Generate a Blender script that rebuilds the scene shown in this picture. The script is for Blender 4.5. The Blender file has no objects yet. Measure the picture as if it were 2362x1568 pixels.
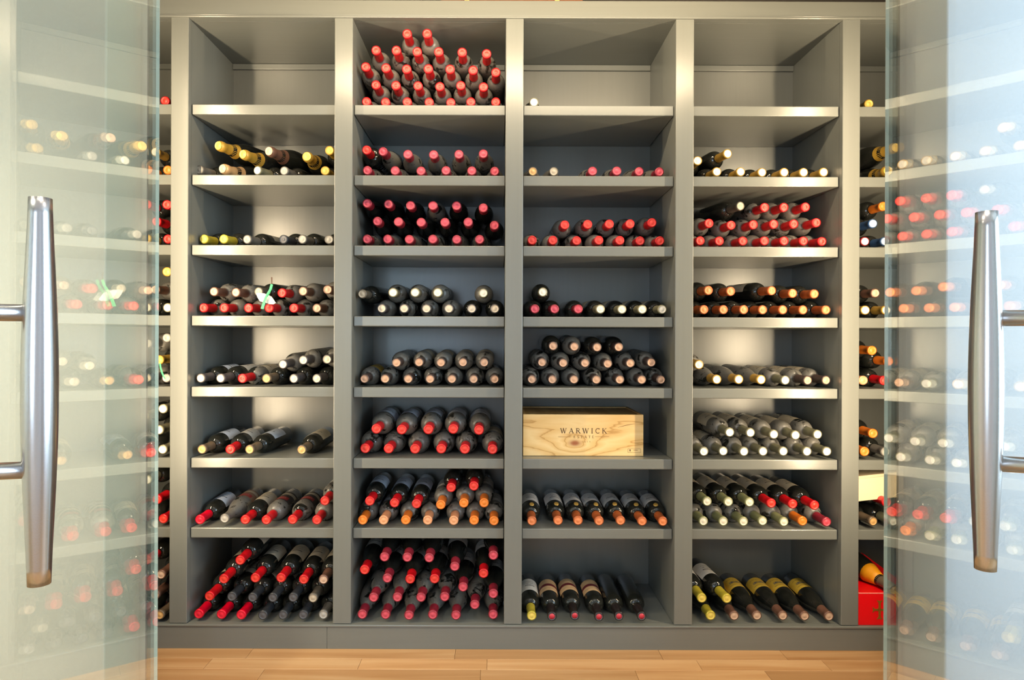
import bpy, bmesh, math, random
from mathutils import Vector, Matrix
random.seed(7)
C = bpy.context.scene.collection
scene = bpy.context.scene
R = math.radians

# ---------------------------------------------------------------- camera
W, H, FPX = 2362.0, 1568.0, 1500.0
CAMZ = 1.068
cam = bpy.data.cameras.new('camera')
cam_o = bpy.data.objects.new('camera', cam)
C.objects.link(cam_o)
cam.sensor_width = 36.0
cam.lens = 36.0 * FPX / W
cam.shift_x = (1181.0 - 1147.0) / W
cam.shift_y = 1.0 / W
cam.clip_start = 0.02
cam_o.location = (0, 0, CAMZ)
cam_o.rotation_euler = (R(90), R(-0.2), 0)
scene.camera = cam_o

# ---------------------------------------------------------------- world, exposure, daylight
scene.view_settings.view_transform = 'Standard'
scene.view_settings.look = 'None'
scene.view_settings.gamma = 1.0
scene.view_settings.use_curve_mapping = False
scene.view_settings.exposure = 0.04
world = bpy.data.worlds.new('world')
scene.world = world
world.use_nodes = True
world.node_tree.nodes['Background'].inputs[0].default_value = (0.62, 0.76, 1.0, 1)
world.node_tree.nodes['Background'].inputs[1].default_value = 0.12

def area(name, loc, rot, sx, sy, power, col, spread=180):
    l = bpy.data.lights.new(name, 'AREA')
    l.shape = 'RECTANGLE'; l.size = sx; l.size_y = sy
    l.energy = power; l.color = col; l.spread = R(spread)
    o = bpy.data.objects.new(name, l); C.objects.link(o)
    o.location = loc; o.rotation_euler = rot
    return o
WINDOW_SIDE_POWER, WINDOW_REAR_POWER = 104.0, 11.0
STRIP_SIDE_POWER, STRIP_TOP_POWER, DOWNLIGHT_POWER = 22.0, 17.5, 6.0
DAY = (0.60, 0.78, 1.0)
WARM = (1.0, 0.795, 0.52)
area('daylight_side_window', (2.52, 0.30, 1.45), (0, R(90), 0), 1.7, 1.8, WINDOW_SIDE_POWER, DAY)
for wx in (-1.10, -0.70):
    area('daylight_rear_window', (wx, -1.62, 1.30), (R(90), 0, 0), 0.32, 0.9, WINDOW_REAR_POWER, DAY)

# ---------------------------------------------------------------- materials
def hx(h):
    v = [int(h[i:i+2], 16) / 255.0 for i in (0, 2, 4)]
    return tuple((c / 12.92 if c <= 0.04045 else ((c + 0.055) / 1.055) ** 2.4) for c in v) + (1.0,)
MATS = {}
def new_mat(name):
    m = bpy.data.materials.new(name); m.use_nodes = True
    MATS[name] = m
    nt = m.node_tree
    b = nt.nodes['Principled BSDF']
    return m, nt, b
def N(nt, kind, **kw):
    n = nt.nodes.new(kind)
    for k, v in kw.items():
        if isinstance(v, tuple) and k.startswith('i_'):
            n.inputs[k[2:]].default_value = v
        else:
            setattr(n, k, v)
    return n
def ramp(nt, fac, stops):
    r = nt.nodes.new('ShaderNodeValToRGB')
    e = r.color_ramp.elements
    while len(e) < len(stops): e.new(0.5)
    for i, (p, c) in enumerate(stops):
        e[i].position = p; e[i].color = c
    nt.links.new(fac, r.inputs[0])
    return r
def simple(name, col, rough=0.5, metal=0.0, spec=0.5, bump=0.0, bscale=200.0, coat=0.0):
    m, nt, b = new_mat(name)
    b.inputs['Base Color'].default_value = col
    b.inputs['Roughness'].default_value = rough
    b.inputs['Metallic'].default_value = metal
    b.inputs['Specular IOR Level'].default_value = spec
    b.inputs['Coat Weight'].default_value = coat
    tc = N(nt, 'ShaderNodeTexCoord'); no = N(nt, 'ShaderNodeTexNoise')
    no.inputs['Scale'].default_value = bscale
    nt.links.new(tc.outputs['Object'], no.inputs['Vector'])
    mx = N(nt, 'ShaderNodeMixRGB', blend_type='MULTIPLY'); mx.inputs[0].default_value = 0.12
    mx.inputs[1].default_value = col
    nt.links.new(no.outputs['Fac'], mx.inputs[2]); nt.links.new(mx.outputs[0], b.inputs['Base Color'])
    if bump:
        bp = N(nt, 'ShaderNodeBump'); bp.inputs['Strength'].default_value = bump; bp.inputs['Distance'].default_value = 0.001
        nt.links.new(no.outputs['Fac'], bp.inputs['Height']); nt.links.new(bp.outputs[0], b.inputs['Normal'])
    return m
def painted(name, col, rough, axis, spec=0.5):
    # satin paint over wood: fine grain along one axis
    m, nt, b = new_mat(name)
    tc = N(nt, 'ShaderNodeTexCoord'); mp = N(nt, 'ShaderNodeMapping')
    sc = [90, 90, 90]; sc['XYZ'.index(axis)] = 3.0
    mp.inputs['Scale'].default_value = sc
    nt.links.new(tc.outputs['Object'], mp.inputs['Vector'])
    no = N(nt, 'ShaderNodeTexNoise'); no.inputs['Scale'].default_value = 1.0; no.inputs['Detail'].default_value = 4
    nt.links.new(mp.outputs[0], no.inputs['Vector'])
    big = N(nt, 'ShaderNodeTexNoise'); big.inputs['Scale'].default_value = 1.7
    nt.links.new(tc.outputs['Object'], big.inputs['Vector'])
    mx = N(nt, 'ShaderNodeMixRGB', blend_type='MULTIPLY'); mx.inputs[0].default_value = 0.10
    mx.inputs[1].default_value = col
    nt.links.new(big.outputs['Fac'], mx.inputs[2])
    mg = N(nt, 'ShaderNodeMixRGB', blend_type='MULTIPLY'); mg.inputs[0].default_value = 0.12
    nt.links.new(mx.outputs[0], mg.inputs[1]); nt.links.new(no.outputs['Fac'], mg.inputs[2])
    nt.links.new(mg.outputs[0], b.inputs['Base Color'])
    b.inputs['Roughness'].default_value = rough
    b.inputs['Specular IOR Level'].default_value = spec
    bp = N(nt, 'ShaderNodeBump'); bp.inputs['Strength'].default_value = 0.12; bp.inputs['Distance'].default_value = 0.001
    nt.links.new(no.outputs['Fac'], bp.inputs['Height']); nt.links.new(bp.outputs[0], b.inputs['Normal'])
    return m
PAINT = (0.165, 0.172, 0.156, 1)
paint_v = painted('grey_paint_upright', PAINT, 0.32, 'Z', 0.7)
paint_h = painted('grey_paint_level', PAINT, 0.28, 'X', 0.7)
paint_back = painted('grey_paint_back', (0.168, 0.172, 0.155, 1), 0.30, 'Z', 0.8)
wall_warm = simple('wall_paint_warm_lit', (0.78, 0.75, 0.62, 1), 0.7, bump=0.05)  # warmer light on the left wall put into its colour
wall_cool = simple('wall_paint_daylit', (0.74, 0.75, 0.76, 1), 0.7, bump=0.05)  # same wall, with the cooler daylight put into its colour
ceil_mat = simple('ceiling_paint', (0.75, 0.74, 0.71, 1), 0.8)
cellar_mat = simple('cellar_wall_paint', (0.24, 0.22, 0.20, 1), 0.7)
steel = simple('brushed_steel', (0.56, 0.55, 0.54, 1), 0.24, metal=1.0, bump=0.03, bscale=900)
lamp_white = simple('lamp_housing_white', (0.8, 0.8, 0.78, 1), 0.5)

def wood(name, c1, c2, c3, axis='X', scale=1.0, rough=0.4, rand=0.25, stretch=0.06):
    m, nt, b = new_mat(name)
    tc = N(nt, 'ShaderNodeTexCoord'); oi = N(nt, 'ShaderNodeObjectInfo')
    add = N(nt, 'ShaderNodeVectorMath', operation='ADD')
    mul = N(nt, 'ShaderNodeVectorMath', operation='SCALE'); mul.inputs['Scale'].default_value = 37.0
    comb = N(nt, 'ShaderNodeCombineXYZ')
    for i in range(3): nt.links.new(oi.outputs['Random'], comb.inputs[i])
    nt.links.new(comb.outputs[0], mul.inputs[0])
    nt.links.new(tc.outputs['Object'], add.inputs[0]); nt.links.new(mul.outputs[0], add.inputs[1])
    mp = N(nt, 'ShaderNodeMapping'); sc = [scale] * 3; sc['XYZ'.index(axis)] = scale * stretch
    mp.inputs['Scale'].default_value = sc
    nt.links.new(add.outputs[0], mp.inputs['Vector'])
    no = N(nt, 'ShaderNodeTexNoise'); no.inputs['Scale'].default_value = 22; no.inputs['Detail'].default_value = 6; no.inputs['Distortion'].default_value = 0.6
    nt.links.new(mp.outputs[0], no.inputs['Vector'])
    r = ramp(nt, no.outputs['Fac'], [(0.28, c1), (0.52, c2), (0.75, c3)])
    hs = N(nt, 'ShaderNodeHueSaturation')
    mr = N(nt, 'ShaderNodeMapRange'); mr.inputs['To Min'].default_value = 1 - rand; mr.inputs['To Max'].default_value = 1 + rand * 0.6
    nt.links.new(oi.outputs['Random'], mr.inputs['Value']); nt.links.new(mr.outputs[0], hs.inputs['Value'])
    nt.links.new(r.outputs[0], hs.inputs['Color']); nt.links.new(hs.outputs[0], b.inputs['Base Color'])
    b.inputs['Roughness'].default_value = rough
    bp = N(nt, 'ShaderNodeBump'); bp.inputs['Strength'].default_value = 0.08; bp.inputs['Distance'].default_value = 0.001
    nt.links.new(no.outputs['Fac'], bp.inputs['Height']); nt.links.new(bp.outputs[0], b.inputs['Normal'])
    return m
floor_wood = wood('oak_parquet', hx('a87848'), hx('bb8f60'), hx('c8a276'), 'X', 1.0, 0.5, 0.16)
crate_dark = wood('reddish_crate_wood', hx('4a2814'), hx('5c361c'), hx('704626'), 'X', 1.0, 0.6, 0.1)
batten_wood = wood('pale_batten_wood', hx('d8a850'), hx('e8bc6a'), hx('f0cc84'), 'Y', 1.0, 0.6, 0.05)

def glass_pane():
    m, nt, b = new_mat('door_glass')
    nt.nodes.remove(b)
    lw = N(nt, 'ShaderNodeLayerWeight'); lw.inputs['Blend'].default_value = 0.5
    p = N(nt, 'ShaderNodeMath', operation='POWER'); p.inputs[1].default_value = 5.0
    nt.links.new(lw.outputs['Facing'], p.inputs[0])
    ma = N(nt, 'ShaderNodeMath', operation='MULTIPLY_ADD'); ma.inputs[1].default_value = 0.96; ma.inputs[2].default_value = 0.04
    nt.links.new(p.outputs[0], ma.inputs[0])
    tr = N(nt, 'ShaderNodeBsdfTransparent'); tr.inputs[0].default_value = (0.95, 0.985, 0.965, 1)
    gl = N(nt, 'ShaderNodeBsdfGlossy'); gl.inputs['Roughness'].default_value = 0.0; gl.inputs['Color'].default_value = (1, 1, 1, 1)
    mx = N(nt, 'ShaderNodeMixShader')
    nt.links.new(ma.outputs[0], mx.inputs[0]); nt.links.new(tr.outputs[0], mx.inputs[1]); nt.links.new(gl.outputs[0], mx.inputs[2])
    nt.links.new(mx.outputs[0], nt.nodes['Material Output'].inputs[0])
    return m
door_glass = glass_pane()
glass_edge = simple('polished_glass_edge', (0.62, 0.70, 0.64, 1), 0.25)
def emit(name, col, s):
    m, nt, b = new_mat(name)
    b.inputs['Base Color'].default_value = col
    b.inputs['Emission Color'].default_value = col
    b.inputs['Emission Strength'].default_value = s
    return m
diffuser_mat = emit('lamp_diffuser', (1.0, 0.86, 0.66, 1), 4.0)

def bottle_glass(name, dusty, rough=0.06, crinkle=False):
    m, nt, b = new_mat(name)
    b.inputs['Roughness'].default_value = rough
    b.inputs['Coat Weight'].default_value = 0.0
    tc = N(nt, 'ShaderNodeTexCoord'); oi = N(nt, 'ShaderNodeObjectInfo')
    mul = N(nt, 'ShaderNodeMath', operation='MULTIPLY'); mul.inputs[1].default_value = 50.0
    nt.links.new(oi.outputs['Random'], mul.inputs[0])
    no = N(nt, 'ShaderNodeTexNoise', noise_dimensions='4D')
    no.inputs['Scale'].default_value = 26.0; no.inputs['Detail'].default_value = 3.0; no.inputs['Distortion'].default_value = 0.8
    nt.links.new(tc.outputs['Object'], no.inputs['Vector']); nt.links.new(mul.outputs[0], no.inputs['W'])
    dark = (0.010, 0.011, 0.009, 1)
    if dusty:
        fine = N(nt, 'ShaderNodeTexNoise'); fine.inputs['Scale'].default_value = 300
        nt.links.new(tc.outputs['Object'], fine.inputs['Vector'])
        r = ramp(nt, no.outputs['Fac'], [(0.37, (0, 0, 0, 1)), (0.45, (1, 1, 1, 1))])
        dc = ramp(nt, fine.outputs['Fac'], [(0.3, (0.105, 0.10, 0.088, 1)), (0.7, (0.17, 0.16, 0.142, 1))])
        mx = N(nt, 'ShaderNodeMixRGB'); mx.inputs[1].default_value = dark
        nt.links.new(r.outputs[0], mx.inputs[0]); nt.links.new(dc.outputs[0], mx.inputs[2])
        nt.links.new(mx.outputs[0], b.inputs['Base Color'])
        mr = N(nt, 'ShaderNodeMapRange'); mr.inputs['To Min'].default_value = 0.08; mr.inputs['To Max'].default_value = 0.33
        nt.links.new(r.outputs[0], mr.inputs['Value']); nt.links.new(mr.outputs[0], b.inputs['Roughness'])
    else:
        r = ramp(nt, no.outputs['Fac'], [(0.45, dark), (0.75, (0.022, 0.021, 0.018, 1))])
        nt.links.new(r.outputs[0], b.inputs['Base Color'])
    if crinkle:
        vo = N(nt, 'ShaderNodeTexVoronoi'); vo.inputs['Scale'].default_value = 60
        nt.links.new(tc.outputs['Object'], vo.inputs['Vector'])
        bp = N(nt, 'ShaderNodeBump'); bp.inputs['Strength'].default_value = 0.8; bp.inputs['Distance'].default_value = 0.006
        nt.links.new(vo.outputs['Distance'], bp.inputs['Height']); nt.links.new(bp.outputs[0], b.inputs['Normal'])
    return m
GLASS = {'c': bottle_glass('dark_bottle_glass', False), 'd': bottle_glass('dusty_bottle_glass', True), 'w': bottle_glass('film_wrapped_glass', False, 0.12, True)}

CAPS = {  # side colour, end colour (red and rose ends lightened as if lit), words
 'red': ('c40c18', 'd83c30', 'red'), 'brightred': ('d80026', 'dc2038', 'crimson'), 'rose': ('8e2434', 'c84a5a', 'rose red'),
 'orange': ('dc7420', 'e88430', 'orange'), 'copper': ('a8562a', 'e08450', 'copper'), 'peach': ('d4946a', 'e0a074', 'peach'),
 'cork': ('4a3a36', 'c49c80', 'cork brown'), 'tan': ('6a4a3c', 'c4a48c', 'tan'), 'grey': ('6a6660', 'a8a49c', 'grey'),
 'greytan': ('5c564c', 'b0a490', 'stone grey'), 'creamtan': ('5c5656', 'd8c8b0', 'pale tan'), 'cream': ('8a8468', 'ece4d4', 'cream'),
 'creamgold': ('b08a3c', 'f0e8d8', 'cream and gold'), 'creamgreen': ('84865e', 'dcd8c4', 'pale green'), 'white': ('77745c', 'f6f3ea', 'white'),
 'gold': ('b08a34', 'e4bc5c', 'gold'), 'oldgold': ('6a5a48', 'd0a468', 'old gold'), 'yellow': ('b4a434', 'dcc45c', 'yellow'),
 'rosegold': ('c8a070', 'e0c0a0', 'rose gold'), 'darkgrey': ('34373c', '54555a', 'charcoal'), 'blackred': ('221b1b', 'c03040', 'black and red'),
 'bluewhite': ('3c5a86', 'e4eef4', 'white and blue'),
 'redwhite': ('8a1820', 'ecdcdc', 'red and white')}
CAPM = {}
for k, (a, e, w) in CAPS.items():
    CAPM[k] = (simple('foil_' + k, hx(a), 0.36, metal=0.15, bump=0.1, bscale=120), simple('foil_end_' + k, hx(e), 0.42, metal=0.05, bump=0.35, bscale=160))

def label_mat(name, base, kind):
    m, nt, b = new_mat(name)
    b.inputs['Roughness'].default_value = 0.6
    uv = N(nt, 'ShaderNodeUVMap'); sep = N(nt, 'ShaderNodeSeparateXYZ')
    nt.links.new(uv.outputs[0], sep.inputs[0])
    v = sep.outputs['Y']; u = sep.outputs['X']
    def band(src, lo, hi):
        a = N(nt, 'ShaderNodeMath', operation='GREATER_THAN'); a.inputs[1].default_value = lo; nt.links.new(src, a.inputs[0])
        c = N(nt, 'ShaderNodeMath', operation='LESS_THAN'); c.inputs[1].default_value = hi; nt.links.new(src, c.inputs[0])
        o = N(nt, 'ShaderNodeMath', operation='MULTIPLY'); nt.links.new(a.outputs[0], o.inputs[0]); nt.links.new(c.outputs[0], o.inputs[1])
        return o.outputs[0]
    def both(a, c):
        o = N(nt, 'ShaderNodeMath', operation='MULTIPLY'); nt.links.new(a, o.inputs[0]); nt.links.new(c, o.inputs[1]); return o.outputs[0]
    cur = None
    def lay(col, fac):
        nonlocal cur
        mx = N(nt, 'ShaderNodeMixRGB')
        if cur is None: mx.inputs[1].default_value = base
        else: nt.links.new(cur, mx.inputs[1])
        mx.inputs[2].default_value = col
        nt.links.new(fac, mx.inputs[0]); cur = mx.outputs[0]
    ns = N(nt, 'ShaderNodeTexNoise'); ns.inputs['Scale'].default_value = 70
    mp = N(nt, 'ShaderNodeMapping'); mp.inputs['Scale'].default_value = (1, 0.05, 1)
    nt.links.new(uv.outputs[0], mp.inputs['Vector']); nt.links.new(mp.outputs[0], ns.inputs['Vector'])
    brk = N(nt, 'ShaderNodeMath', operation='GREATER_THAN'); brk.inputs[1].default_value = 0.46; nt.links.new(ns.outputs['Fac'], brk.inputs[0])
    ink = (0.04, 0.035, 0.03, 1)
    if kind == 'lines':
        lay(ink, both(band(v, 0.56, 0.63), both(band(u, 0.30, 0.70), brk.outputs[0])))
        lay(ink, both(band(v, 0.40, 0.43), both(band(u, 0.36, 0.64), brk.outputs[0])))
        lay((0.25, 0.22, 0.16, 1), both(band(v, 0.25, 0.28), both(band(u, 0.33, 0.67), brk.outputs[0])))
    elif kind == 'redband':
        lay((0.16, 0.012, 0.02, 1), band(v, 0.40, 0.60))
        lay((0.30, 0.16, 0.08, 1), both(band(v, 0.78, 0.80), band(u, 0.15, 0.85)))
    elif kind == 'yellow':
        lay((0.10, 0.10, 0.11, 1), both(band(v, 0.42, 0.60), both(band(u, 0.25, 0.75), brk.outputs[0])))
        lay((0.20, 0.12, 0.03, 1), both(band(v, 0.76, 0.79), band(u, 0.2, 0.8)))
        lay((0.20, 0.12, 0.03, 1), both(band(v, 0.20, 0.23), both(band(u, 0.2, 0.8), brk.outputs[0])))
    elif kind == 'dark':
        lay((0.34, 0.03, 0.03, 1), both(band(v, 0.60, 0.90), band(u, 0.2, 0.8)))
        lay((0.45, 0.40, 0.30, 1), band(v, 0.12, 0.34))
        lay((0.45, 0.40, 0.30, 1), both(band(v, 0.70, 0.74), both(band(u, 0.3, 0.7), brk.outputs[0])))
    st = N(nt, 'ShaderNodeTexNoise'); st.inputs['Scale'].default_value = 6
    nt.links.new(uv.outputs[0], st.inputs['Vector'])
    mx = N(nt, 'ShaderNodeMixRGB', blend_type='MULTIPLY'); mx.inputs[0].default_value = 0.3
    nt.links.new(cur, mx.inputs[1]); nt.links.new(st.outputs['Fac'], mx.inputs[2])
    nt.links.new(mx.outputs[0], b.inputs['Base Color'])
    return m
LABELS = {
 'w': (label_mat('label_white', hx('e4e0d8'), 'lines'), 'white'), 'l': (label_mat('label_pale_blue', hx('d4dcea'), 'lines'), 'pale blue'),
 'c': (label_mat('label_cream', hx('d4c8b0'), 'lines'), 'cream'), 'g': (label_mat('label_bright_white', hx('e6e2e0'), 'lines'), 'white'),
 'b': (label_mat('label_beige_band', hx('e0b888'), 'redband'), 'beige red banded'), 'y': (label_mat('label_yellow', hx('d8b440'), 'yellow'), 'yellow'),
 'r': (label_mat('label_brown', hx('8a6a58'), 'dark'), 'brown'), 'k': (label_mat('label_dark', hx('3a3532'), 'dark'), 'dark'),
}
gold_seal = simple('gold_seal_foil', hx('c8a050'), 0.35, metal=0.5, bump=0.3, bscale=300)
punt_ring = None

# ---------------------------------------------------------------- mesh helpers
def link(o, parent=None):
    C.objects.link(o)
    if parent is not None: o.parent = parent
    return o
def tag(o, label=None, cat=None, group=None, kind=None):
    if label: o['label'] = label
    if cat: o['category'] = cat
    if group: o['group'] = group
    if kind: o['kind'] = kind
    return o
def mobj(name, me, mat, parent=None):
    if mat is not None and not me.materials: me.materials.append(mat)
    return link(bpy.data.objects.new(name, me), parent)
def empty(name, loc=(0, 0, 0), rz=0.0):
    o = bpy.data.objects.new(name, None); o.empty_display_size = 0.05
    C.objects.link(o); o.location = loc; o.rotation_euler = (0, 0, rz)
    return o
def box_mesh(name, x0, x1, y0, y1, z0, z1, bevel=0.0, seg=2):
    bm = bmesh.new()
    bmesh.ops.create_cube(bm, size=1.0)
    for v in bm.verts:
        v.co = Vector((x0 + (v.co.x + .5) * (x1 - x0), y0 + (v.co.y + .5) * (y1 - y0), z0 + (v.co.z + .5) * (z1 - z0)))
    if bevel > 0:
        bmesh.ops.bevel(bm, geom=list(bm.edges), offset=bevel, segments=seg, affect='EDGES', profile=0.5)
    me = bpy.data.meshes.new(name); bm.to_mesh(me); bm.free()
    return me
def box(name, x0, x1, y0, y1, z0, z1, mat, parent=None, bevel=0.0):
    return mobj(name, box_mesh(name, x0, x1, y0, y1, z0, z1, bevel), mat, parent)
def lathe(name, prof, seg=20, smooth=True):
    verts = []; faces = []; rings = []
    for (r, z) in prof:
        if r <= 1e-6:
            rings.append([len(verts)]); verts.append((0, 0, z))
        else:
            rings.append(list(range(len(verts), len(verts) + seg)))
            for k in range(seg):
                a = 2 * math.pi * k / seg
                verts.append((r * math.cos(a), r * math.sin(a), z))
    for a, b in zip(rings[:-1], rings[1:]):
        for k in range(seg):
            k2 = (k + 1) % seg
            if len(a) == 1 and len(b) == 1: continue
            if len(a) == 1: faces.append((a[0], b[k2], b[k]))
            elif len(b) == 1: faces.append((a[k], a[k2], b[0]))
            else: faces.append((a[k], a[k2], b[k2], b[k]))
    me = bpy.data.meshes.new(name); me.from_pydata(verts, [], faces)
    if smooth: me.polygons.foreach_set('use_smooth', [True] * len(me.polygons))
    me.update()
    return me
def poly_prism(name, pts, t0, t1, frame):
    # closed outline pts (a, b) extruded from t0 to t1; frame(a, b, t) -> xyz
    n = len(pts)
    verts = [frame(a, b, t0) for a, b in pts] + [frame(a, b, t1) for a, b in pts]
    faces = [tuple(range(n)), tuple(range(2 * n - 1, n - 1, -1))] + [(i, (i + 1) % n, n + (i + 1) % n, n + i) for i in range(n)]
    me = bpy.data.meshes.new(name); me.from_pydata(verts, [], faces)
    bm = bmesh.new(); bm.from_mesh(me); bmesh.ops.recalc_face_normals(bm, faces=bm.faces); bm.to_mesh(me); bm.free()
    return me

# ---------------------------------------------------------------- the setting
YF = 2.25            # front face of the rack
YB = 2.635           # inner face of its back
WO, WI = 1.573, 1.76 # outer and inner face of the door wall
JL, JR = -0.948, 1.085
FLOOR_X0, FLOOR_X1 = -1.75, 1.87
HEAD = 2.10
CEIL = 2.44
def struct(name, *a, **k):
    return tag(box(name, *a, **k), kind='structure')
floor = struct('floor', -2.6, 2.6, -1.8, 2.66, -0.10, -0.012, floor_wood)
floor['label'] = 'warm oak strip floor running past the rack plinth'
y = YF + 0.07
row = 0
while y > 0.70:
    x = FLOOR_X0 - 0.12 - 0.31 * (row % 3)
    while x < FLOOR_X1:
        ln = random.choice((0.42, 0.5, 0.62, 0.7))
        a, b = max(x, -2.55), min(x + ln, 2.55)
        if b - a > 0.05:
            me = box_mesh('plank', -(b - a) / 2 + 0.0004, (b - a) / 2 - 0.0004, -0.0346, 0.0346, -0.012, 0.0, 0.0008, 1)
            p = mobj('plank', me, floor_wood, floor)
            p.location = ((a + b) / 2, y - 0.035, 0.0)
        x += ln
    y -= 0.07; row += 1
struct('ceiling', -2.6, 2.6, -1.8, WI, 2.62, 2.72, ceil_mat)
struct('ceiling_cellar', FLOOR_X0, FLOOR_X1, WI, 2.70, CEIL, CEIL + 0.08, cellar_mat)
struct('wall_left', -2.6, JL, WO, WI, 0.0, 2.62, wall_warm, bevel=0.004)
struct('wall_right', JR, 2.6, WO, WI, 0.0, 2.62, wall_cool, bevel=0.004)
struct('bounce_blocker_left', FLOOR_X0, JL - 0.004, WI, WI + 0.012, 0.0, CEIL, cellar_mat)  # unseen dark panels added to cut light bounced back into the rack
struct('bounce_blocker_right', JR + 0.004, FLOOR_X1, WI, WI + 0.012, 0.0, CEIL, cellar_mat)
struct('bounce_blocker_header', JL - 0.004, JR + 0.004, WI, WI + 0.012, HEAD, CEIL, cellar_mat)
struct('wall_header', JL, JR, WO, WI, HEAD, 2.62, wall_cool)
struct('wall_back', FLOOR_X0, FLOOR_X1, 2.662, 2.74, 0.0, CEIL, cellar_mat)
struct('wall_cellar_left', FLOOR_X0 - 0.08, FLOOR_X0, WI, 2.74, 0.0, CEIL, cellar_mat)
struct('wall_cellar_right', FLOOR_X1, FLOOR_X1 + 0.08, WI, 2.74, 0.0, CEIL, cellar_mat)
struct('wall_outer_left', -2.7, -2.6, -1.8, WI, 0.0, 2.62, wall_warm)
# right wall and rear wall with a window opening each
def window_wall(name, plane, lo, hi, w0, w1, z0, z1, mat, n):
    o = empty(name); tag(o, kind='structure')
    def b(nm, a0, a1, c0, c1, t0, t1, m, par):
        if plane == 'x': return box(nm, t0, t1, a0, a1, c0, c1, m, par)
        return box(nm, a0, a1, t0, t1, c0, c1, m, par)
    t = (2.6, 2.7) if plane == 'x' else (-1.8, -1.7)
    b('wall_pier', lo, w0, 0, 2.62, *t, mat, o); b('wall_pier', w1, hi, 0, 2.62, *t, mat, o)
    b('wall_sill', w0, w1, 0, z0, *t, mat, o); b('wall_lintel', w0, w1, z1, 2.62, *t, mat, o)
    w = empty('window_%d' % n); tag(w, kind='structure')
    tm = (t[0] + 0.03, t[0] + 0.07)
    for (a0, a1, c0, c1) in ((w0, w1, z0, z0 + .05), (w0, w1, z1 - .05, z1), (w0, w0 + .05, z0 + .05, z1 - .05), (w1 - .05, w1, z0 + .05, z1 - .05),
                             ((w0 + w1) / 2 - .025, (w0 + w1) / 2 + .025, z0 + .05, z1 - .05)):
        b('window_frame', a0, a1, c0, c1, *tm, lamp_white, w)
window_wall('wall_outer_right', 'x', -1.8, WI, -0.6, 1.2, 0.6, 2.3, wall_cool, 1)
window_wall('wall_outer_rear', 'y', -2.6, 2.6, -1.33, -0.47, 0.80, 1.80, wall_cool, 2)

# ---------------------------------------------------------------- the rack
def px(u, y=YF): return (u - 1147.0) / FPX * y
POSTS = [(-1.7205, -1.660), (px(392), px(433)), (px(769.5), px(811.5)), (px(1164.5), px(1205.5)), (px(1557), px(1599)), (px(1942), px(1982.5)), (1.780, 1.8405)]
SHELF_Z = [1.8897, 1.6436, 1.3982, 1.1513, 0.9029, 0.6545, 0.4107]
BASE_Z, TOP_Z, BEAM_TOP = 0.0845, 2.1802, 2.2425
rack = empty('wine_rack', (0.06, YF, 0))
tag(rack, 'grey painted built-in wine rack with four full columns of open shelves', 'wine rack')
def part(name, x0, x1, y0, y1, z0, z1, mat, bevel=0.0015, par=None):
    o = box(name, x0 - 0.06, x1 - 0.06, y0 - YF, y1 - YF, z0, z1, mat, rack if par is None else par, bevel)
    return o
for i, (a, b) in enumerate(POSTS):
    part('post', a, b, YF, YF + 0.024, BASE_Z + 0.001, TOP_Z + 0.012, paint_v, 0.0025)
    part('divider_panel', a + 0.0006, b - 0.0006, YF + 0.0242, YB + 0.012, BASE_Z - 0.01, TOP_Z + 0.012, paint_v, 0.0)
for i in range(6):
    x0, x1 = POSTS[i][1], POSTS[i + 1][0]
    part('back_panel', x0 - 0.004, x1 + 0.004, YB, YB + 0.012, BASE_Z, TOP_Z + 0.02, paint_back, 0.0)
    part('cleat', x0 + 0.0005, x1 - 0.0005, YB - 0.012, YB - 0.0002, TOP_Z - 0.022, TOP_Z - 0.0005, paint_h, 0.001)
    part('base_shelf', x0 + 0.0003, x1 - 0.0003, YF + 0.02, YB - 0.0002, BASE_Z - 0.03, BASE_Z, paint_h, 0.0)
    for z in SHELF_Z:
        part('shelf', x0 + 0.0012, x1 - 0.0012, YF + 0.022, YB - 0.0003, z - 0.0355, z, paint_h, 0.0028)
part('top_panel', POSTS[0][0], POSTS[-1][1], YF + 0.0245, YB + 0.012, TOP_Z, TOP_Z + 0.024, paint_h, 0.0)
part('top_beam', POSTS[0][0], POSTS[-1][1], YF - 0.003, YF + 0.024, TOP_Z + 0.0085, BEAM_TOP, paint_h, 0.002)
part('beam_lip', POSTS[0][0], POSTS[-1][1], YF - 0.007, YF + 0.024, TOP_Z, TOP_Z + 0.0084, paint_h, 0.0022)
jx = px(757)
part('plinth_board', POSTS[0][0], jx - 0.0004, YF - 0.002, YF + 0.02, 0.0, BASE_Z - 0.0085, paint_h, 0.0008)
part('plinth_board', jx + 0.0004, POSTS[-1][1], YF - 0.002, YF + 0.02, 0.0, BASE_Z - 0.0085, paint_h, 0.0008)
part('base_lip', POSTS[0][0], POSTS[-1][1], YF - 0.006, YF + 0.02, BASE_Z - 0.008, BASE_Z, paint_h, 0.0022)

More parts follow.
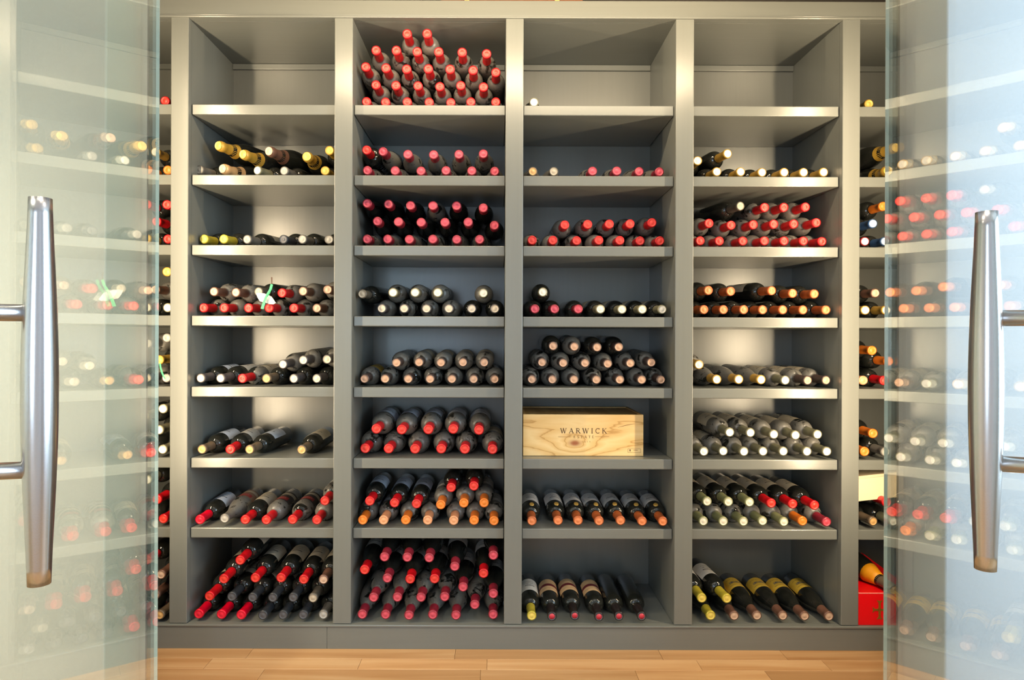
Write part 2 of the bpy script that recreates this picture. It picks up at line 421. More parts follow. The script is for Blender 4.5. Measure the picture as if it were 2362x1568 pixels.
# ---------------------------------------------------------------- lamps inside the cellar and in the outer room
def strip_lamp(name, label, x, y, z, w, h, power, turn=0.0):
    o = empty(name, (x, y, z), R(turn)); tag(o, label, 'light')
    hw, hh = w / 2 + 0.012, h / 2 + 0.012
    mobj('housing', box_mesh('housing', -hw, hw, 0.0, 0.022, -hh, hh, 0.003), lamp_white, o)
    mobj('diffuser', box_mesh('diffuser', -w / 2, w / 2, 0.0222, 0.027, -h / 2, h / 2, 0.002), diffuser_mat, o)
    l = area('strip_light', (0, 0.034, 0), (R(90), 0, 0), w, h, power, WARM)
    l.parent = o
    return o
strip_lamp('wall_light', 'tall warm strip light on cellar wall beside the left door jamb', -1.185, WI + 0.032, 1.32, 0.022, 1.55, STRIP_SIDE_POWER, -32)
strip_lamp('wall_light', 'tall warm strip light on cellar wall beside the right door jamb', 1.295, WI + 0.032, 1.32, 0.022, 1.55, STRIP_SIDE_POWER, 32)
strip_lamp('wall_light', 'long level warm strip light over the cellar doorway', 0.06, WI + 0.012, 2.14, 1.5, 0.045, STRIP_TOP_POWER)
for i, (x, yy, pw) in enumerate(((-1.5, 0.25, 4.0), (-0.35, 0.62, 0.6), (0.45, 0.62, 0.6))):  # first lamp is added only to brighten the left wall
    o = empty('ceiling_light', (x, yy, 2.62)); tag(o, 'round white recessed downlight %s' % ('added to brighten the left wall', 'over the left door', 'over the right door')[i], 'light')
    mobj('trim_ring', lathe('trim_ring', [(0.036, -0.001), (0.048, -0.001), (0.050, -0.006), (0.036, -0.009), (0.036, -0.001)], 24), lamp_white, o)
    mobj('lens', lathe('lens', [(0.0, -0.004), (0.035, -0.004), (0.035, -0.001), (0.0, -0.001)], 24), diffuser_mat, o)
    l = bpy.data.lights.new('downlight', 'SPOT'); l.energy = DOWNLIGHT_POWER * 8 * pw; l.color = (1.0, 0.9, 0.76); l.spot_size = R(120); l.spot_blend = 0.6; l.shadow_soft_size = 0.07
    lo = bpy.data.objects.new('downlight', l); link(lo, o); lo.location = (0, 0, -0.03)

# ---------------------------------------------------------------- glass doors with pull handles
HANDLE_Z, HANDLE_L = 1.011, 0.42
def glass_door(side, ue, ang, ybar, ubar, label):
    s = 1 if side == 'left' else -1
    yf = 1.70
    A = R(ang)
    hinge = Vector(((ue - 1147.0) / FPX * yf, yf, 0))
    o = empty('glass_door', hinge)
    tag(o, label, 'glass door')
    d = Vector((s * math.sin(A), -math.cos(A), 0))     # along the leaf, towards the free edge
    n = Vector((s * math.cos(A), math.sin(A), 0))      # towards the middle of the doorway
    wdt, th, z0, z1 = 1.16, 0.008, 0.012, 2.08
    def slab(nm, a0, a1, zz0, zz1, t0, t1, mat):
        vs = []
        for a in (a0, a1):
            for t in (t0, t1):
                for z in (zz0, zz1):
                    v = d * a + n * t; vs.append((v.x, v.y, z))
        fs = [(0, 1, 3, 2), (4, 6, 7, 5), (0, 4, 5, 1), (2, 3, 7, 6), (0, 2, 6, 4), (1, 5, 7, 3)]
        me = bpy.data.meshes.new(nm); me.from_pydata(vs, [], fs)
        bm = bmesh.new(); bm.from_mesh(me); bmesh.ops.recalc_face_normals(bm, faces=bm.faces); bm.to_mesh(me); bm.free()
        return mobj(nm, me, mat, o)
    slab('glass_pane', 0.002, wdt, z0, z1, -th, 0, door_glass)
    slab('glass_edge', 0.0, 0.0018, z0, z1, -th, 0, glass_edge)
    # pull handle: bar swelling towards the middle, on two stand-offs
    xb = (ubar - 1147.0) / FPX * ybar
    bar = Vector((xb, ybar, 0)) - hinge
    off = bar.dot(n)
    prof = []
    for k in range(25):
        t = -1 + 2 * k / 24.0
        prof.append((0.0112 + 0.0064 * math.cos(t * math.pi / 2) ** 1.3, t * HANDLE_L / 2))
    prof = [(0, -HANDLE_L / 2), (0.0104, -HANDLE_L / 2)] + prof + [(0.0104, HANDLE_L / 2), (0, HANDLE_L / 2)]
    me = lathe('handle', prof, 32)
    for p in me.polygons:
        p.use_smooth = abs(p.normal.z) < 0.8
    h = mobj('handle', me, steel, o)
    h.location = (bar.x, bar.y, HANDLE_Z)
    for zz in (-0.085, 0.085):
        so = mobj('standoff', lathe('standoff', [(0, 0.0), (0.016, 0.0), (0.016, 0.004), (0.0092, 0.0045), (0.0092, off - 0.010), (0, off - 0.010)], 24), steel, h)
        so.rotation_euler = n.to_track_quat('Z', 'Y').to_euler()
        so.location = -n * off + Vector((0, 0, zz))
    return o
glass_door('left', 366.0, 17.3, 0.708, 92.0, 'clear glass door with steel pull handle standing open at the left')
glass_door('right', 2040.0, 21.4, 0.7646, 2275.0, 'clear glass door with steel pull handle standing open at the right')

# ---------------------------------------------------------------- bottles
BODY = {}
def shoulder(r, z0, rise, neck):
    return [(neck + (r - neck) * math.cos(R(t)), z0 + rise * math.sin(R(t))) for t in (0, 14, 28, 42, 54, 65, 75, 83)]
def build_body(kind):
    if kind in ('bd', 'bs'):
        r = 0.0348 if kind == 'bd' else 0.0336; L = 0.298
        gl = [(0, .022), (r * .55, .014), (r * .86, .0), (r * .97, .002), (r, .006)] + shoulder(r, .186, .035, .0150) + [(.0158, .2225), (.0150, .228), (.0144, .238), (.0138, .290), (0, .2905)]
        cp = [(.0158, .228), (.0160, .230), (.0152, .240), (.0148, .262), (.0147, .284), (.0164, .2865), (.0164, .2955), (.0158, .2975), (.0130, .298)]
        lb = (.060, .160, 75)
    elif kind == 'bu':
        r = 0.0365; L = 0.295
        gl = [(0, .024), (r * .55, .015), (r * .86, .0), (r * .97, .002), (r, .006), (r, .135), (r * .985, .150), (r * .94, .165), (r * .86, .181), (r * .74, .198), (r * .60, .215), (r * .49, .231), (.0152, .248), (.0142, .262), (.0138, .288), (0, .2885)]
        cp = [(.0166, .240), (.0166, .242), (.0156, .252), (.0150, .265), (.0149, .282), (.0166, .2845), (.0166, .2925), (.0160, .2945), (.0130, .295)]
        lb = (.050, .132, 80)
    elif kind == 'mg':
        r = 0.0405; L = 0.305
        gl = [(0, .026), (r * .55, .016), (r * .86, .0), (r * .97, .002), (r, .006)] + shoulder(r, .172, .052, .0155) + [(.0172, .227), (.0160, .235), (.0152, .250), (.0146, .298), (0, .2985)]
        cp = [(.0170, .238), (.0172, .240), (.0160, .252), (.0156, .270), (.0155, .291), (.0172, .2935), (.0172, .3025), (.0165, .3045), (.0135, .305)]
        lb = (.060, .158, 72)
    else:
        r = 0.042; L = 0.310
        gl = [(0, .030), (r * .55, .018), (r * .86, .0), (r * .97, .003), (r, .008), (r, .142), (r * .98, .158), (r * .92, .175), (r * .82, .193), (r * .69, .211), (r * .56, .229), (.0200, .246), (.0168, .262), (.0158, .285), (.0160, .300), (0, .3005)]
        cp = [(r * .645, .219), (r * .62, .222), (r * .52, .237), (.0190, .251), (.0172, .268), (.0166, .282), (.0186, .286), (.0190, .294), (.0184, .303), (.0150, .308)]
        lb = (.045, .125, 75)
    body = {f: lathe('glass_body', gl, 24) for f in ('c', 'd', 'w')}
    for f, me in body.items(): me.materials.append(GLASS[f])
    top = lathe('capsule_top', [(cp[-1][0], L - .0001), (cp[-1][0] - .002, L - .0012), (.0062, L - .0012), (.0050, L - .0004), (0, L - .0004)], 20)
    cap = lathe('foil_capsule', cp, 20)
    # paper label: a patch of cylinder that faces local +Y
    z0, z1, half = lb
    seg = 14
    rr = r + 0.0004
    verts = []; faces = []
    for k in range(seg + 1):
        a = R(90 - half + 2 * half * k / seg)
        for z in (z0, z1): verts.append((rr * math.cos(a), rr * math.sin(a), z))
    for k in range(seg): faces.append((2 * k, 2 * k + 2, 2 * k + 3, 2 * k + 1))
    lab = bpy.data.meshes.new('label'); lab.from_pydata(verts, [], faces)
    uvl = lab.uv_layers.new(name='UVMap')
    for lp in lab.loops:
        vi = lp.vertex_index
        uvl.data[lp.index].uv = (1 - (vi // 2) / seg, vi % 2)
    lab.polygons.foreach_set('use_smooth', [True] * len(lab.polygons))
    # make sure it faces outwards
    bm = bmesh.new(); bm.from_mesh(lab); bm.normal_update()
    if bm.faces[:][seg // 2].normal.y < 0: bmesh.ops.reverse_faces(bm, faces=bm.faces)
    bm.to_mesh(lab); bm.free()
    return dict(r=r, L=L, body=body, cap=cap, top=top, lab=lab, caps={}, tops={}, labs={})
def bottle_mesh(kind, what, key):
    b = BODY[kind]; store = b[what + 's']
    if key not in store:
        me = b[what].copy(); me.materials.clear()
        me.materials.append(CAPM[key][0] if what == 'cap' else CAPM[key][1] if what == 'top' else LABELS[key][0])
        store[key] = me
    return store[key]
for k in ('bd', 'bs', 'bu', 'mg', 'ch'): BODY[k] = build_body(k)
seal_me = lathe('seal', [(0, .0012), (.006, .0012), (.0085, .0008), (.0088, 0)], 16)
seal_me.materials.append(gold_seal)
red_disc = lathe('seal_disc', [(.0098, .2970), (.0098, .2981), (0, .2983)], 16)
red_disc.materials.append(CAPM['blackred'][1])
def place_bottle(cap_pos, direction, kind, cap, fin, lab, label, group, twist=0.0):
    # direction: unit vector from base to neck; cap_pos: middle of the capsule end
    B = BODY[kind]
    z = direction.normalized()
    up = Vector((0, 0, 1)); yv = (up - z * up.dot(z)).normalized(); xv = yv.cross(z)
    m = Matrix((xv, yv, z)).transposed()
    base = cap_pos - z * B['L']
    nm = {'bd': 'wine_bottle', 'bs': 'wine_bottle', 'bu': 'burgundy_bottle', 'mg': 'large_wine_bottle', 'ch': 'champagne_bottle'}[kind]
    o = bpy.data.objects.new(nm, None); o.empty_display_size = 0.03
    C.objects.link(o)
    o.matrix_world = Matrix.Translation(base) @ (m @ Matrix.Rotation(twist, 3, 'Z')).to_4x4()
    tag(o, label, 'bottle', group)
    link(bpy.data.objects.new('glass_body', B['body'][fin]), o)
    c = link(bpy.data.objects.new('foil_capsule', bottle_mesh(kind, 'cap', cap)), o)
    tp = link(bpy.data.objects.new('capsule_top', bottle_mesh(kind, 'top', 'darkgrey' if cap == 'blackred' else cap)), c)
    if cap == 'blackred': link(bpy.data.objects.new('seal_disc', red_disc), c)
    if lab != 'n':
        link(bpy.data.objects.new('paper_label', bottle_mesh(kind, 'lab', lab)), o)
    if lab == 'g':
        s = link(bpy.data.objects.new('seal', seal_me), o)
        s.location = (0, 0.0322, 0.203); s.rotation_euler = (R(-62), 0, 0)
    return o
ORD = ['first', 'second', 'third', 'fourth', 'fifth', 'sixth', 'seventh', 'eighth', 'ninth']
ROWN = {1: 'top', 2: 'second', 3: 'third', 4: 'fourth', 5: 'fifth', 6: 'sixth', 7: 'seventh', 8: 'bottom'}
COLN = {0: 'left edge', 1: 'first', 2: 'second', 3: 'third', 4: 'fourth', 5: 'right edge'}
LAYN = {1: 'bottom', 2: 'second', 3: 'third', 4: 'fourth', 5: 'fifth'}
# (layer, x mm, z mm, setback mm, yaw deg, capsule, shape, glass finish, label, extra): middle of each capsule end
BOTTLES = {
  (0, 1): [
    (1, -1188, 1918, 46, 0, 'red', 'bd', 'c', 'n', ''),
  ],
  (0, 2): [
    (1, -1249, 1672, 46, 0, 'orange', 'bd', 'c', 'n', ''),
    (1, -1179, 1672, 49, 0, 'orange', 'bd', 'c', 'n', ''),
    (2, -1224, 1737, 51, 0, 'creamgold', 'bd', 'c', 'n', ''),
  ],
  (0, 3): [
    (1, -1251, 1426, 47, 0, 'gold', 'bd', 'c', 'n', ''),
    (1, -1179, 1426, 52, 0, 'red', 'bd', 'c', 'n', ''),
    (2, -1217, 1488, 46, 0, 'red', 'bd', 'c', 'n', ''),
    (3, -1251, 1548, 45, 0, 'red', 'bd', 'c', 'n', ''),
    (3, -1180, 1548, 46, 0, 'red', 'bd', 'c', 'n', ''),
  ],
  (0, 4): [
    (1, -1245, 1180, 38, 0, 'cream', 'bd', 'c', 'n', ''),
    (1, -1171, 1180, 36, 0, 'cream', 'bd', 'c', 'n', ''),
    (2, -1214, 1244, 34, 0, 'tan', 'bd', 'd', 'n', ''),
    (3, -1171, 1307, 30, 0, 'gold', 'bd', 'c', 'n', ''),
  ],
  (0, 5): [
    (1, -1238, 931, 28, 0, 'creamtan', 'bd', 'd', 'n', ''),
    (1, -1168, 931, 23, 0, 'creamtan', 'bd', 'c', 'n', ''),
    (2, -1196, 995, 28, 0, 'gold', 'bd', 'c', 'n', 'ribbon'),
    (3, -1235, 1053, 24, 0, 'grey', 'bd', 'd', 'n', ''),
    (3, -1168, 1073, 25, 0, 'grey', 'bd', 'd', 'n', ''),
  ],
  (0, 6): [
    (1, -1238, 683, -2, 0, 'red', 'bd', 'c', 'n', ''),
    (1, -1168, 683, -1, 0, 'cream', 'bd', 'c', 'n', ''),
    (2, -1182, 751, 1, 0, 'cream', 'bd', 'c', 'w', ''),
    (3, -1233, 799, -3, 0, 'cream', 'bd', 'c', 'c', ''),
    (3, -1168, 825, 0, 0, 'cream', 'bd', 'c', 'c', ''),
  ],
  (0, 7): [
    (1, -1238, 439, -1, 0, 'red', 'bd', 'c', 'n', ''),
    (1, -1168, 439, 5, 0, 'red', 'bd', 'c', 'n', ''),
    (2, -1187, 508, -1, 0, 'red', 'bd', 'c', 'c', ''),
    (3, -1221, 577, -2, 0, 'cream', 'bd', 'c', 'n', ''),
  ],
  (0, 8): [
    (1, -1238, 112, -15, 0, 'red', 'bd', 'c', 'c', ''),
    (1, -1168, 112, -17, 0, 'oldgold', 'bd', 'c', 'c', ''),
    (2, -1185, 181, -15, 0, 'tan', 'bd', 'c', 'c', ''),
    (3, -1215, 300, -14, 0, 'red', 'bd', 'c', 'c', ''),
    (3, -1168, 249, -9, 0, 'tan', 'bd', 'c', 'c', ''),
  ],
  (1, 2): [
    (1, -1065, 1672, 46, 16, 'grey', 'bd', 'c', 'n', ''),
    (1, -985, 1679, 54, 18, 'rosegold', 'ch', 'c', 'n', ''),
    (1, -859, 1672, 50, 16, 'white', 'bd', 'c', 'n', ''),
    (1, -765, 1672, 55, 9, 'grey', 'bd', 'c', 'n', ''),
    (1, -617, 1672, 51, 0, 'gold', 'bd', 'c', 'n', ''),
    (2, -1000, 1761, 53, 16, 'gold', 'ch', 'c', 'n', ''),
    (2, -910, 1729, 48, 16, 'gold', 'ch', 'c', 'n', ''),
    (2, -817, 1740, 47, 14, 'tan', 'ch', 'c', 'n', ''),
    (2, -682, 1722, 48, 2, 'gold', 'ch', 'c', 'n', ''),
    (3, -602, 1745, 52, 0, 'gold', 'bd', 'c', 'n', ''),
  ],
  (1, 3): [
    (1, -1049, 1426, 49, 7, 'yellow', 'bd', 'c', 'n', ''),
    (1, -977, 1426, 46, 7, 'yellow', 'bd', 'c', 'n', ''),
    (1, -896, 1426, 53, 9, 'grey', 'bd', 'c', 'c', ''),
    (1, -765, 1426, 49, 7, 'darkgrey', 'bd', 'c', 'n', ''),
    (1, -696, 1426, 45, 7, 'grey', 'bd', 'c', 'n', ''),
    (1, -602, 1426, 49, 0, 'grey', 'bd', 'c', 'n', ''),
  ],
  (1, 4): [
    (1, -1045, 1180, 39, 5, 'red', 'bd', 'd', 'n', ''),
    (1, -970, 1180, 34, 5, 'red', 'bd', 'd', 'n', ''),
    (1, -885, 1180, 38, 5, 'red', 'bd', 'd', 'n', ''),
    (1, -810, 1180, 33, 5, 'red', 'bd', 'd', 'n', ''),
    (1, -723, 1180, 36, 5, 'red', 'bd', 'd', 'n', ''),
    (1, -641, 1180, 36, 5, 'tan', 'bd', 'd', 'n', ''),
    (2, -1008, 1238, 39, 5, 'tan', 'bd', 'd', 'n', ''),
    (2, -928, 1235, 34, 5, 'tan', 'bd', 'd', 'n', ''),
    (2, -848, 1238, 36, 5, 'greytan', 'bd', 'c', 'n', 'tag'),
    (2, -766, 1234, 37, 5, 'red', 'bd', 'd', 'n', ''),
    (2, -689, 1240, 32, 5, 'tan', 'bd', 'd', 'n', ''),
    (2, -602, 1246, 33, 0, 'tan', 'bd', 'd', 'n', ''),
  ],
  (1, 5): [
    (1, -1047, 931, 24, 6, 'creamtan', 'bd', 'c', 'l', ''),
    (1, -977, 931, 24, 6, 'creamtan', 'bd', 'c', 'w', ''),
    (1, -899, 931, 20, 6, 'red', 'bd', 'd', 'c', ''),
    (1, -814, 931, 21, 6, 'oldgold', 'bd', 'c', 'n', ''),
    (1, -717, 931, 20, 6, 'creamtan', 'bd', 'c', 'n', ''),
    (1, -638, 931, 27, 6, 'creamtan', 'bd', 'c', 'n', ''),
    (2, -759, 981, 30, 4, 'creamtan', 'bd', 'd', 'n', ''),
    (2, -685, 996, 24, 4, 'creamtan', 'bd', 'd', 'n', ''),
    (2, -602, 999, 28, 0, 'creamtan', 'bd', 'd', 'n', ''),
  ],
  (1, 6): [
    (1, -1033, 683, 5, 3, 'oldgold', 'bd', 'c', 'l', ''),
    (1, -935, 683, 7, -3, 'red', 'bd', 'c', 'w', ''),
    (1, -866, 683, 4, 5, 'oldgold', 'bd', 'c', 'l', ''),
    (1, -683, 683, 2, 3, 'oldgold', 'bd', 'c', 'c', ''),
  ],
  (1, 7): [
    (1, -1036, 439, -3, 0, 'brightred', 'bd', 'c', 'l', ''),
    (1, -953, 441, 5, 0, 'grey', 'bu', 'd', 'r', ''),
    (1, -878, 439, -2, 0, 'red', 'bd', 'c', 'c', ''),
    (1, -804, 439, -4, 0, 'red', 'bd', 'd', 'k', ''),
    (1, -714, 439, 1, 0, 'red', 'bd', 'd', 'k', ''),
    (1, -628, 439, -2, 0, 'red', 'bd', 'd', 'k', ''),
    (2, -602, 504, 5, 0, 'red', 'bd', 'd', 'w', ''),
  ],
  (1, 8): [
    (1, -1036, 112, -9, 0, 'brightred', 'bd', 'c', 'n', ''),
    (1, -956, 112, -12, 0, 'brightred', 'bd', 'c', 'n', ''),
    (1, -886, 112, -15, 0, 'brightred', 'bd', 'c', 'n', ''),
    (1, -810, 112, -17, 0, 'darkgrey', 'bd', 'c', 'n', ''),
    (1, -741, 112, -14, 0, 'darkgrey', 'bd', 'c', 'n', ''),
    (1, -671, 112, -13, 0, 'darkgrey', 'bd', 'c', 'n', ''),
    (1, -602, 112, -10, 0, 'grey', 'bd', 'c', 'n', ''),
    (2, -997, 176, -14, 0, 'red', 'bd', 'c', 'c', ''),
    (2, -921, 173, -9, 0, 'darkgrey', 'bd', 'c', 'c', ''),
    (2, -848, 171, -11, 0, 'darkgrey', 'bd', 'c', 'c', ''),
    (2, -776, 173, -16, 0, 'darkgrey', 'bd', 'c', 'c', ''),
    (2, -706, 173, -14, 0, 'darkgrey', 'bd', 'c', 'c', ''),
    (2, -636, 173, -18, 0, 'greytan', 'bd', 'c', 'c', ''),
    (3, -945, 238, -19, 0, 'red', 'bd', 'c', 'c', ''),
    (3, -837, 241, -16, 0, 'red', 'bd', 'c', 'c', ''),
    (3, -748, 241, -15, 0, 'red', 'bd', 'c', 'c', ''),
    (3, -671, 234, -10, 0, 'red', 'bd', 'c', 'c', ''),
    (3, -602, 234, -10, 0, 'tan', 'bd', 'c', 'c', ''),
    (4, -890, 302, -16, 0, 'red', 'bd', 'c', 'c', ''),
  ],
  (2, 1): [
    (1, -469, 1917, 44, 0, 'red', 'bs', 'd', 'n', ''),
    (1, -402, 1917, 48, 0, 'red', 'bs', 'd', 'n', ''),
    (1, -324, 1917, 45, 0, 'red', 'bs', 'd', 'n', ''),
    (1, -246, 1917, 47, 0, 'red', 'bs', 'd', 'n', ''),
    (1, -169, 1917, 50, 0, 'red', 'bs', 'd', 'n', ''),
    (1, -97, 1917, 43, 0, 'red', 'bs', 'd', 'n', ''),
    (1, -8, 1917, 43, 0, 'red', 'bs', 'd', 'n', ''),
    (2, -435, 1975, 40, 0, 'red', 'bs', 'd', 'n', ''),
    (2, -363, 1972, 36, 0, 'red', 'bs', 'd', 'n', ''),
    (2, -285, 1972, 39, 0, 'red', 'bs', 'd', 'n', ''),
    (2, -208, 1972, 45, 0, 'red', 'bs', 'd', 'n', ''),
    (2, -133, 1974, 40, 0, 'red', 'bs', 'd', 'n', ''),
    (2, -52, 1967, 35, 0, 'red', 'bs', 'd', 'n', ''),
    (3, -469, 2034, 28, 0, 'red', 'bs', 'd', 'n', ''),
    (3, -397, 2030, 27, 0, 'red', 'bs', 'd', 'n', ''),
    (3, -324, 2027, 28, 0, 'red', 'bs', 'd', 'n', ''),
    (3, -247, 2027, 25, 0, 'red', 'bs', 'd', 'n', ''),
    (3, -171, 2029, 33, 0, 'red', 'bs', 'd', 'n', ''),
    (3, -89, 2024, 29, 0, 'red', 'bs', 'd', 'n', ''),
    (3, -8, 2018, 32, 0, 'red', 'bs', 'd', 'n', ''),
    (4, -431, 2089, 19, 0, 'red', 'bs', 'd', 'n', ''),
    (4, -358, 2085, 10, 0, 'red', 'bs', 'd', 'n', ''),
    (4, -285, 2082, 13, 0, 'red', 'bs', 'd', 'n', ''),
    (4, -210, 2084, 18, 0, 'red', 'bs', 'd', 'n', ''),
    (4, -127, 2080, 12, 0, 'red', 'bs', 'd', 'n', ''),
    (4, -41, 2077, 16, 0, 'red', 'bs', 'd', 'n', ''),
    (5, -319, 2139, 1, 0, 'red', 'bs', 'd', 'n', ''),
    (5, -249, 2139, -1, 0, 'red', 'bs', 'd', 'n', ''),
  ],
  (2, 2): [
    (1, -466, 1673, 49, 0, 'rose', 'bu', 'd', 'n', ''),
    (1, -367, 1673, 51, 0, 'rose', 'bu', 'd', 'n', ''),
    (1, -275, 1673, 54, 0, 'rose', 'bu', 'd', 'n', ''),
    (1, -185, 1673, 47, 0, 'rose', 'bu', 'd', 'n', ''),
    (1, -93, 1673, 50, 0, 'rose', 'bu', 'd', 'n', ''),
    (1, -11, 1673, 54, 0, 'rose', 'bu', 'd', 'n', ''),
    (2, -468, 1745, 45, 0, 'red', 'bd', 'c', 'n', 'wrap'),
    (2, -411, 1741, 50, 4, 'rose', 'bu', 'd', 'n', ''),
    (2, -321, 1730, 45, 0, 'rose', 'bu', 'd', 'n', ''),
    (2, -230, 1731, 52, 0, 'rose', 'bu', 'd', 'n', ''),
    (2, -139, 1731, 47, 0, 'rose', 'bu', 'd', 'n', ''),
    (2, -52, 1734, 50, 0, 'rose', 'bu', 'd', 'n', ''),
  ],
  (2, 3): [
    (1, -466, 1428, 50, 0, 'rose', 'bu', 'd', 'n', ''),
    (1, -393, 1428, 49, 0, 'rose', 'bu', 'd', 'n', ''),
    (1, -316, 1428, 54, 0, 'rose', 'bu', 'd', 'n', ''),
    (1, -231, 1428, 46, 0, 'rose', 'bu', 'd', 'n', ''),
    (1, -146, 1428, 52, 0, 'rose', 'bu', 'd', 'n', ''),
    (1, -64, 1428, 48, 0, 'rose', 'bu', 'd', 'n', ''),
    (2, -430, 1492, 51, 0, 'rose', 'bu', 'c', 'n', ''),
    (2, -354, 1490, 48, 0, 'rose', 'bu', 'c', 'n', ''),
    (2, -273, 1488, 46, 0, 'rose', 'bu', 'c', 'n', ''),
    (2, -188, 1488, 45, 0, 'rose', 'bu', 'c', 'n', ''),
    (2, -105, 1489, 45, 0, 'rose', 'bu', 'c', 'n', ''),
    (2, -11, 1478, 45, 0, 'rose', 'bu', 'c', 'n', ''),
    (3, -466, 1555, 47, 0, 'rose', 'bu', 'c', 'n', ''),
    (3, -391, 1554, 54, 0, 'rose', 'bu', 'c', 'n', ''),
    (3, -312, 1550, 55, 0, 'rose', 'bu', 'c', 'n', ''),
    (3, -231, 1548, 47, 0, 'rose', 'bu', 'd', 'n', ''),
    (3, -147, 1549, 54, 0, 'rose', 'bu', 'c', 'n', ''),
    (3, -51, 1540, 45, 0, 'rose', 'bu', 'c', 'n', ''),
  ],
  (2, 4): [
    (1, -411, 1180, 38, 0, 'creamtan', 'bd', 'd', 'n', ''),
    (1, -331, 1180, 37, 0, 'creamtan', 'bd', 'd', 'n', ''),
    (1, -252, 1180, 39, 0, 'creamtan', 'bd', 'd', 'n', ''),
    (1, -172, 1180, 33, 0, 'creamtan', 'bd', 'd', 'n', ''),
    (1, -91, 1180, 35, 0, 'creamtan', 'bd', 'c', 'n', ''),
    (1, -9, 1180, 30, 0, 'creamtan', 'bd', 'c', 'n', ''),
    (2, -479, 1231, 31, 6, 'greytan', 'bd', 'c', 'n', ''),
    (2, -371, 1237, 38, 0, 'cream', 'bd', 'd', 'n', ''),
    (2, -292, 1237, 34, 0, 'cream', 'bd', 'd', 'n', ''),
    (2, -212, 1237, 36, 0, 'cream', 'bd', 'd', 'n', ''),
    (2, -50, 1236, 40, 0, 'cream', 'bd', 'd', 'n', ''),
  ],
  (2, 5): [
    (1, -468, 931, 23, 0, 'cork', 'bd', 'd', 'y', ''),
    (1, -396, 931, 27, 0, 'cork', 'bd', 'd', 'n', ''),
    (1, -314, 931, 23, 0, 'cork', 'bd', 'd', 'n', ''),
    (1, -237, 931, 23, 0, 'cork', 'bd', 'd', 'n', ''),
    (1, -160, 931, 27, 0, 'cork', 'bd', 'd', 'n', ''),
    (1, -83, 931, 26, 0, 'cork', 'bd', 'd', 'n', ''),
    (1, -9, 931, 27, 0, 'cork', 'bd', 'd', 'n', ''),
    (2, -355, 988, 20, 0, 'cork', 'bd', 'd', 'n', ''),
    (2, -276, 990, 23, 0, 'cork', 'bd', 'd', 'c', ''),
    (2, -199, 989, 26, 0, 'cork', 'bd', 'd', 'c', ''),
    (2, -121, 990, 27, 0, 'cork', 'bd', 'd', 'c', ''),
    (2, -46, 990, 23, 0, 'cork', 'bd', 'd', 'c', ''),
  ],
  (2, 6): [
    (1, -462, 688, 7, 0, 'red', 'mg', 'd', 'n', ''),
    (1, -379, 688, 3, 0, 'red', 'mg', 'd', 'n', ''),
    (1, -286, 688, 0, 0, 'red', 'mg', 'd', 'c', ''),
    (1, -195, 688, 4, 0, 'red', 'mg', 'd', 'c', ''),
    (1, -112, 688, 0, 0, 'red', 'mg', 'd', 'n', ''),
    (1, -15, 688, -3, 0, 'red', 'mg', 'd', 'c', ''),
    (2, -421, 758, -3, 0, 'red', 'mg', 'd', 'l', ''),
    (2, -333, 755, 1, 0, 'red', 'mg', 'd', 'l', ''),
    (2, -240, 756, 1, 0, 'red', 'mg', 'd', 'l', ''),
    (2, -153, 758, 0, 0, 'red', 'mg', 'd', 'l', ''),
    (2, -63, 754, 5, 0, 'red', 'mg', 'd', 'l', ''),
  ],
  (2, 7): [
    (1, -468, 439, -2, 0, 'orange', 'bd', 'd', 'l', ''),
    (1, -395, 439, -2, 0, 'peach', 'bd', 'd', 'l', ''),
    (1, -318, 439, 1, 0, 'orange', 'bd', 'd', 'w', ''),
    (1, -241, 439, -1, 0, 'peach', 'bd', 'd', 'w', ''),
    (1, -150, 439, -3, 0, 'peach', 'bd', 'd', 'w', ''),
    (1, -79, 439, 0, 0, 'orange', 'bd', 'd', 'w', ''),
    (1, -9, 439, -5, 0, 'orange', 'bd', 'd', 'w', ''),
    (2, -444, 505, 0, 0, 'red', 'bd', 'c', 'l', ''),
    (2, -358, 498, 4, 0, 'red', 'bd', 'c', 'l', ''),
    (2, -280, 497, -4, 0, 'red', 'bd', 'c', 'l', ''),
    (2, -196, 492, 4, 0, 'orange', 'bd', 'd', 'w', ''),
    (2, -115, 499, 1, 0, 'orange', 'bd', 'd', 'w', ''),
    (2, -44, 499, 5, 0, 'orange', 'bd', 'd', 'w', ''),
    (3, -160, 552, 5, 0, 'red', 'bd', 'c', 'n', ''),
    (3, -80, 560, -5, 0, 'red', 'bd', 'c', 'n', ''),
  ],
  (2, 8): [
    (1, -466, 114, -12, 0, 'rose', 'bu', 'd', 'n', ''),
    (1, -385, 114, -13, 0, 'rose', 'bu', 'd', 'n', ''),
    (1, -303, 114, -18, 0, 'rose', 'bu', 'd', 'n', ''),
    (1, -221, 114, -13, 0, 'rose', 'bu', 'd', 'n', ''),
    (1, -140, 114, -16, 0, 'rose', 'bu', 'd', 'n', ''),
    (1, -11, 114, -10, 0, 'rose', 'bu', 'd', 'n', ''),
    (2, -426, 175, -17, 0, 'rose', 'bu', 'd', 'n', ''),
    (2, -344, 175, -14, 0, 'rose', 'bu', 'd', 'n', ''),
    (2, -262, 175, -15, 0, 'rose', 'bu', 'd', 'n', ''),
    (2, -180, 175, -9, 0, 'rose', 'bu', 'd', 'n', ''),
    (2, -75, 149, -12, 0, 'rose', 'bu', 'd', 'n', ''),
    (3, -380, 239, -9, 0, 'rose', 'bu', 'c', 'w', ''),
    (3, -300, 238, -14, 0, 'red', 'bu', 'c', 'w', ''),
    (3, -215, 239, -13, 0, 'red', 'bu', 'c', 'w', ''),
    (3, -116, 210, -11, 0, 'rose', 'bu', 'c', 'w', ''),
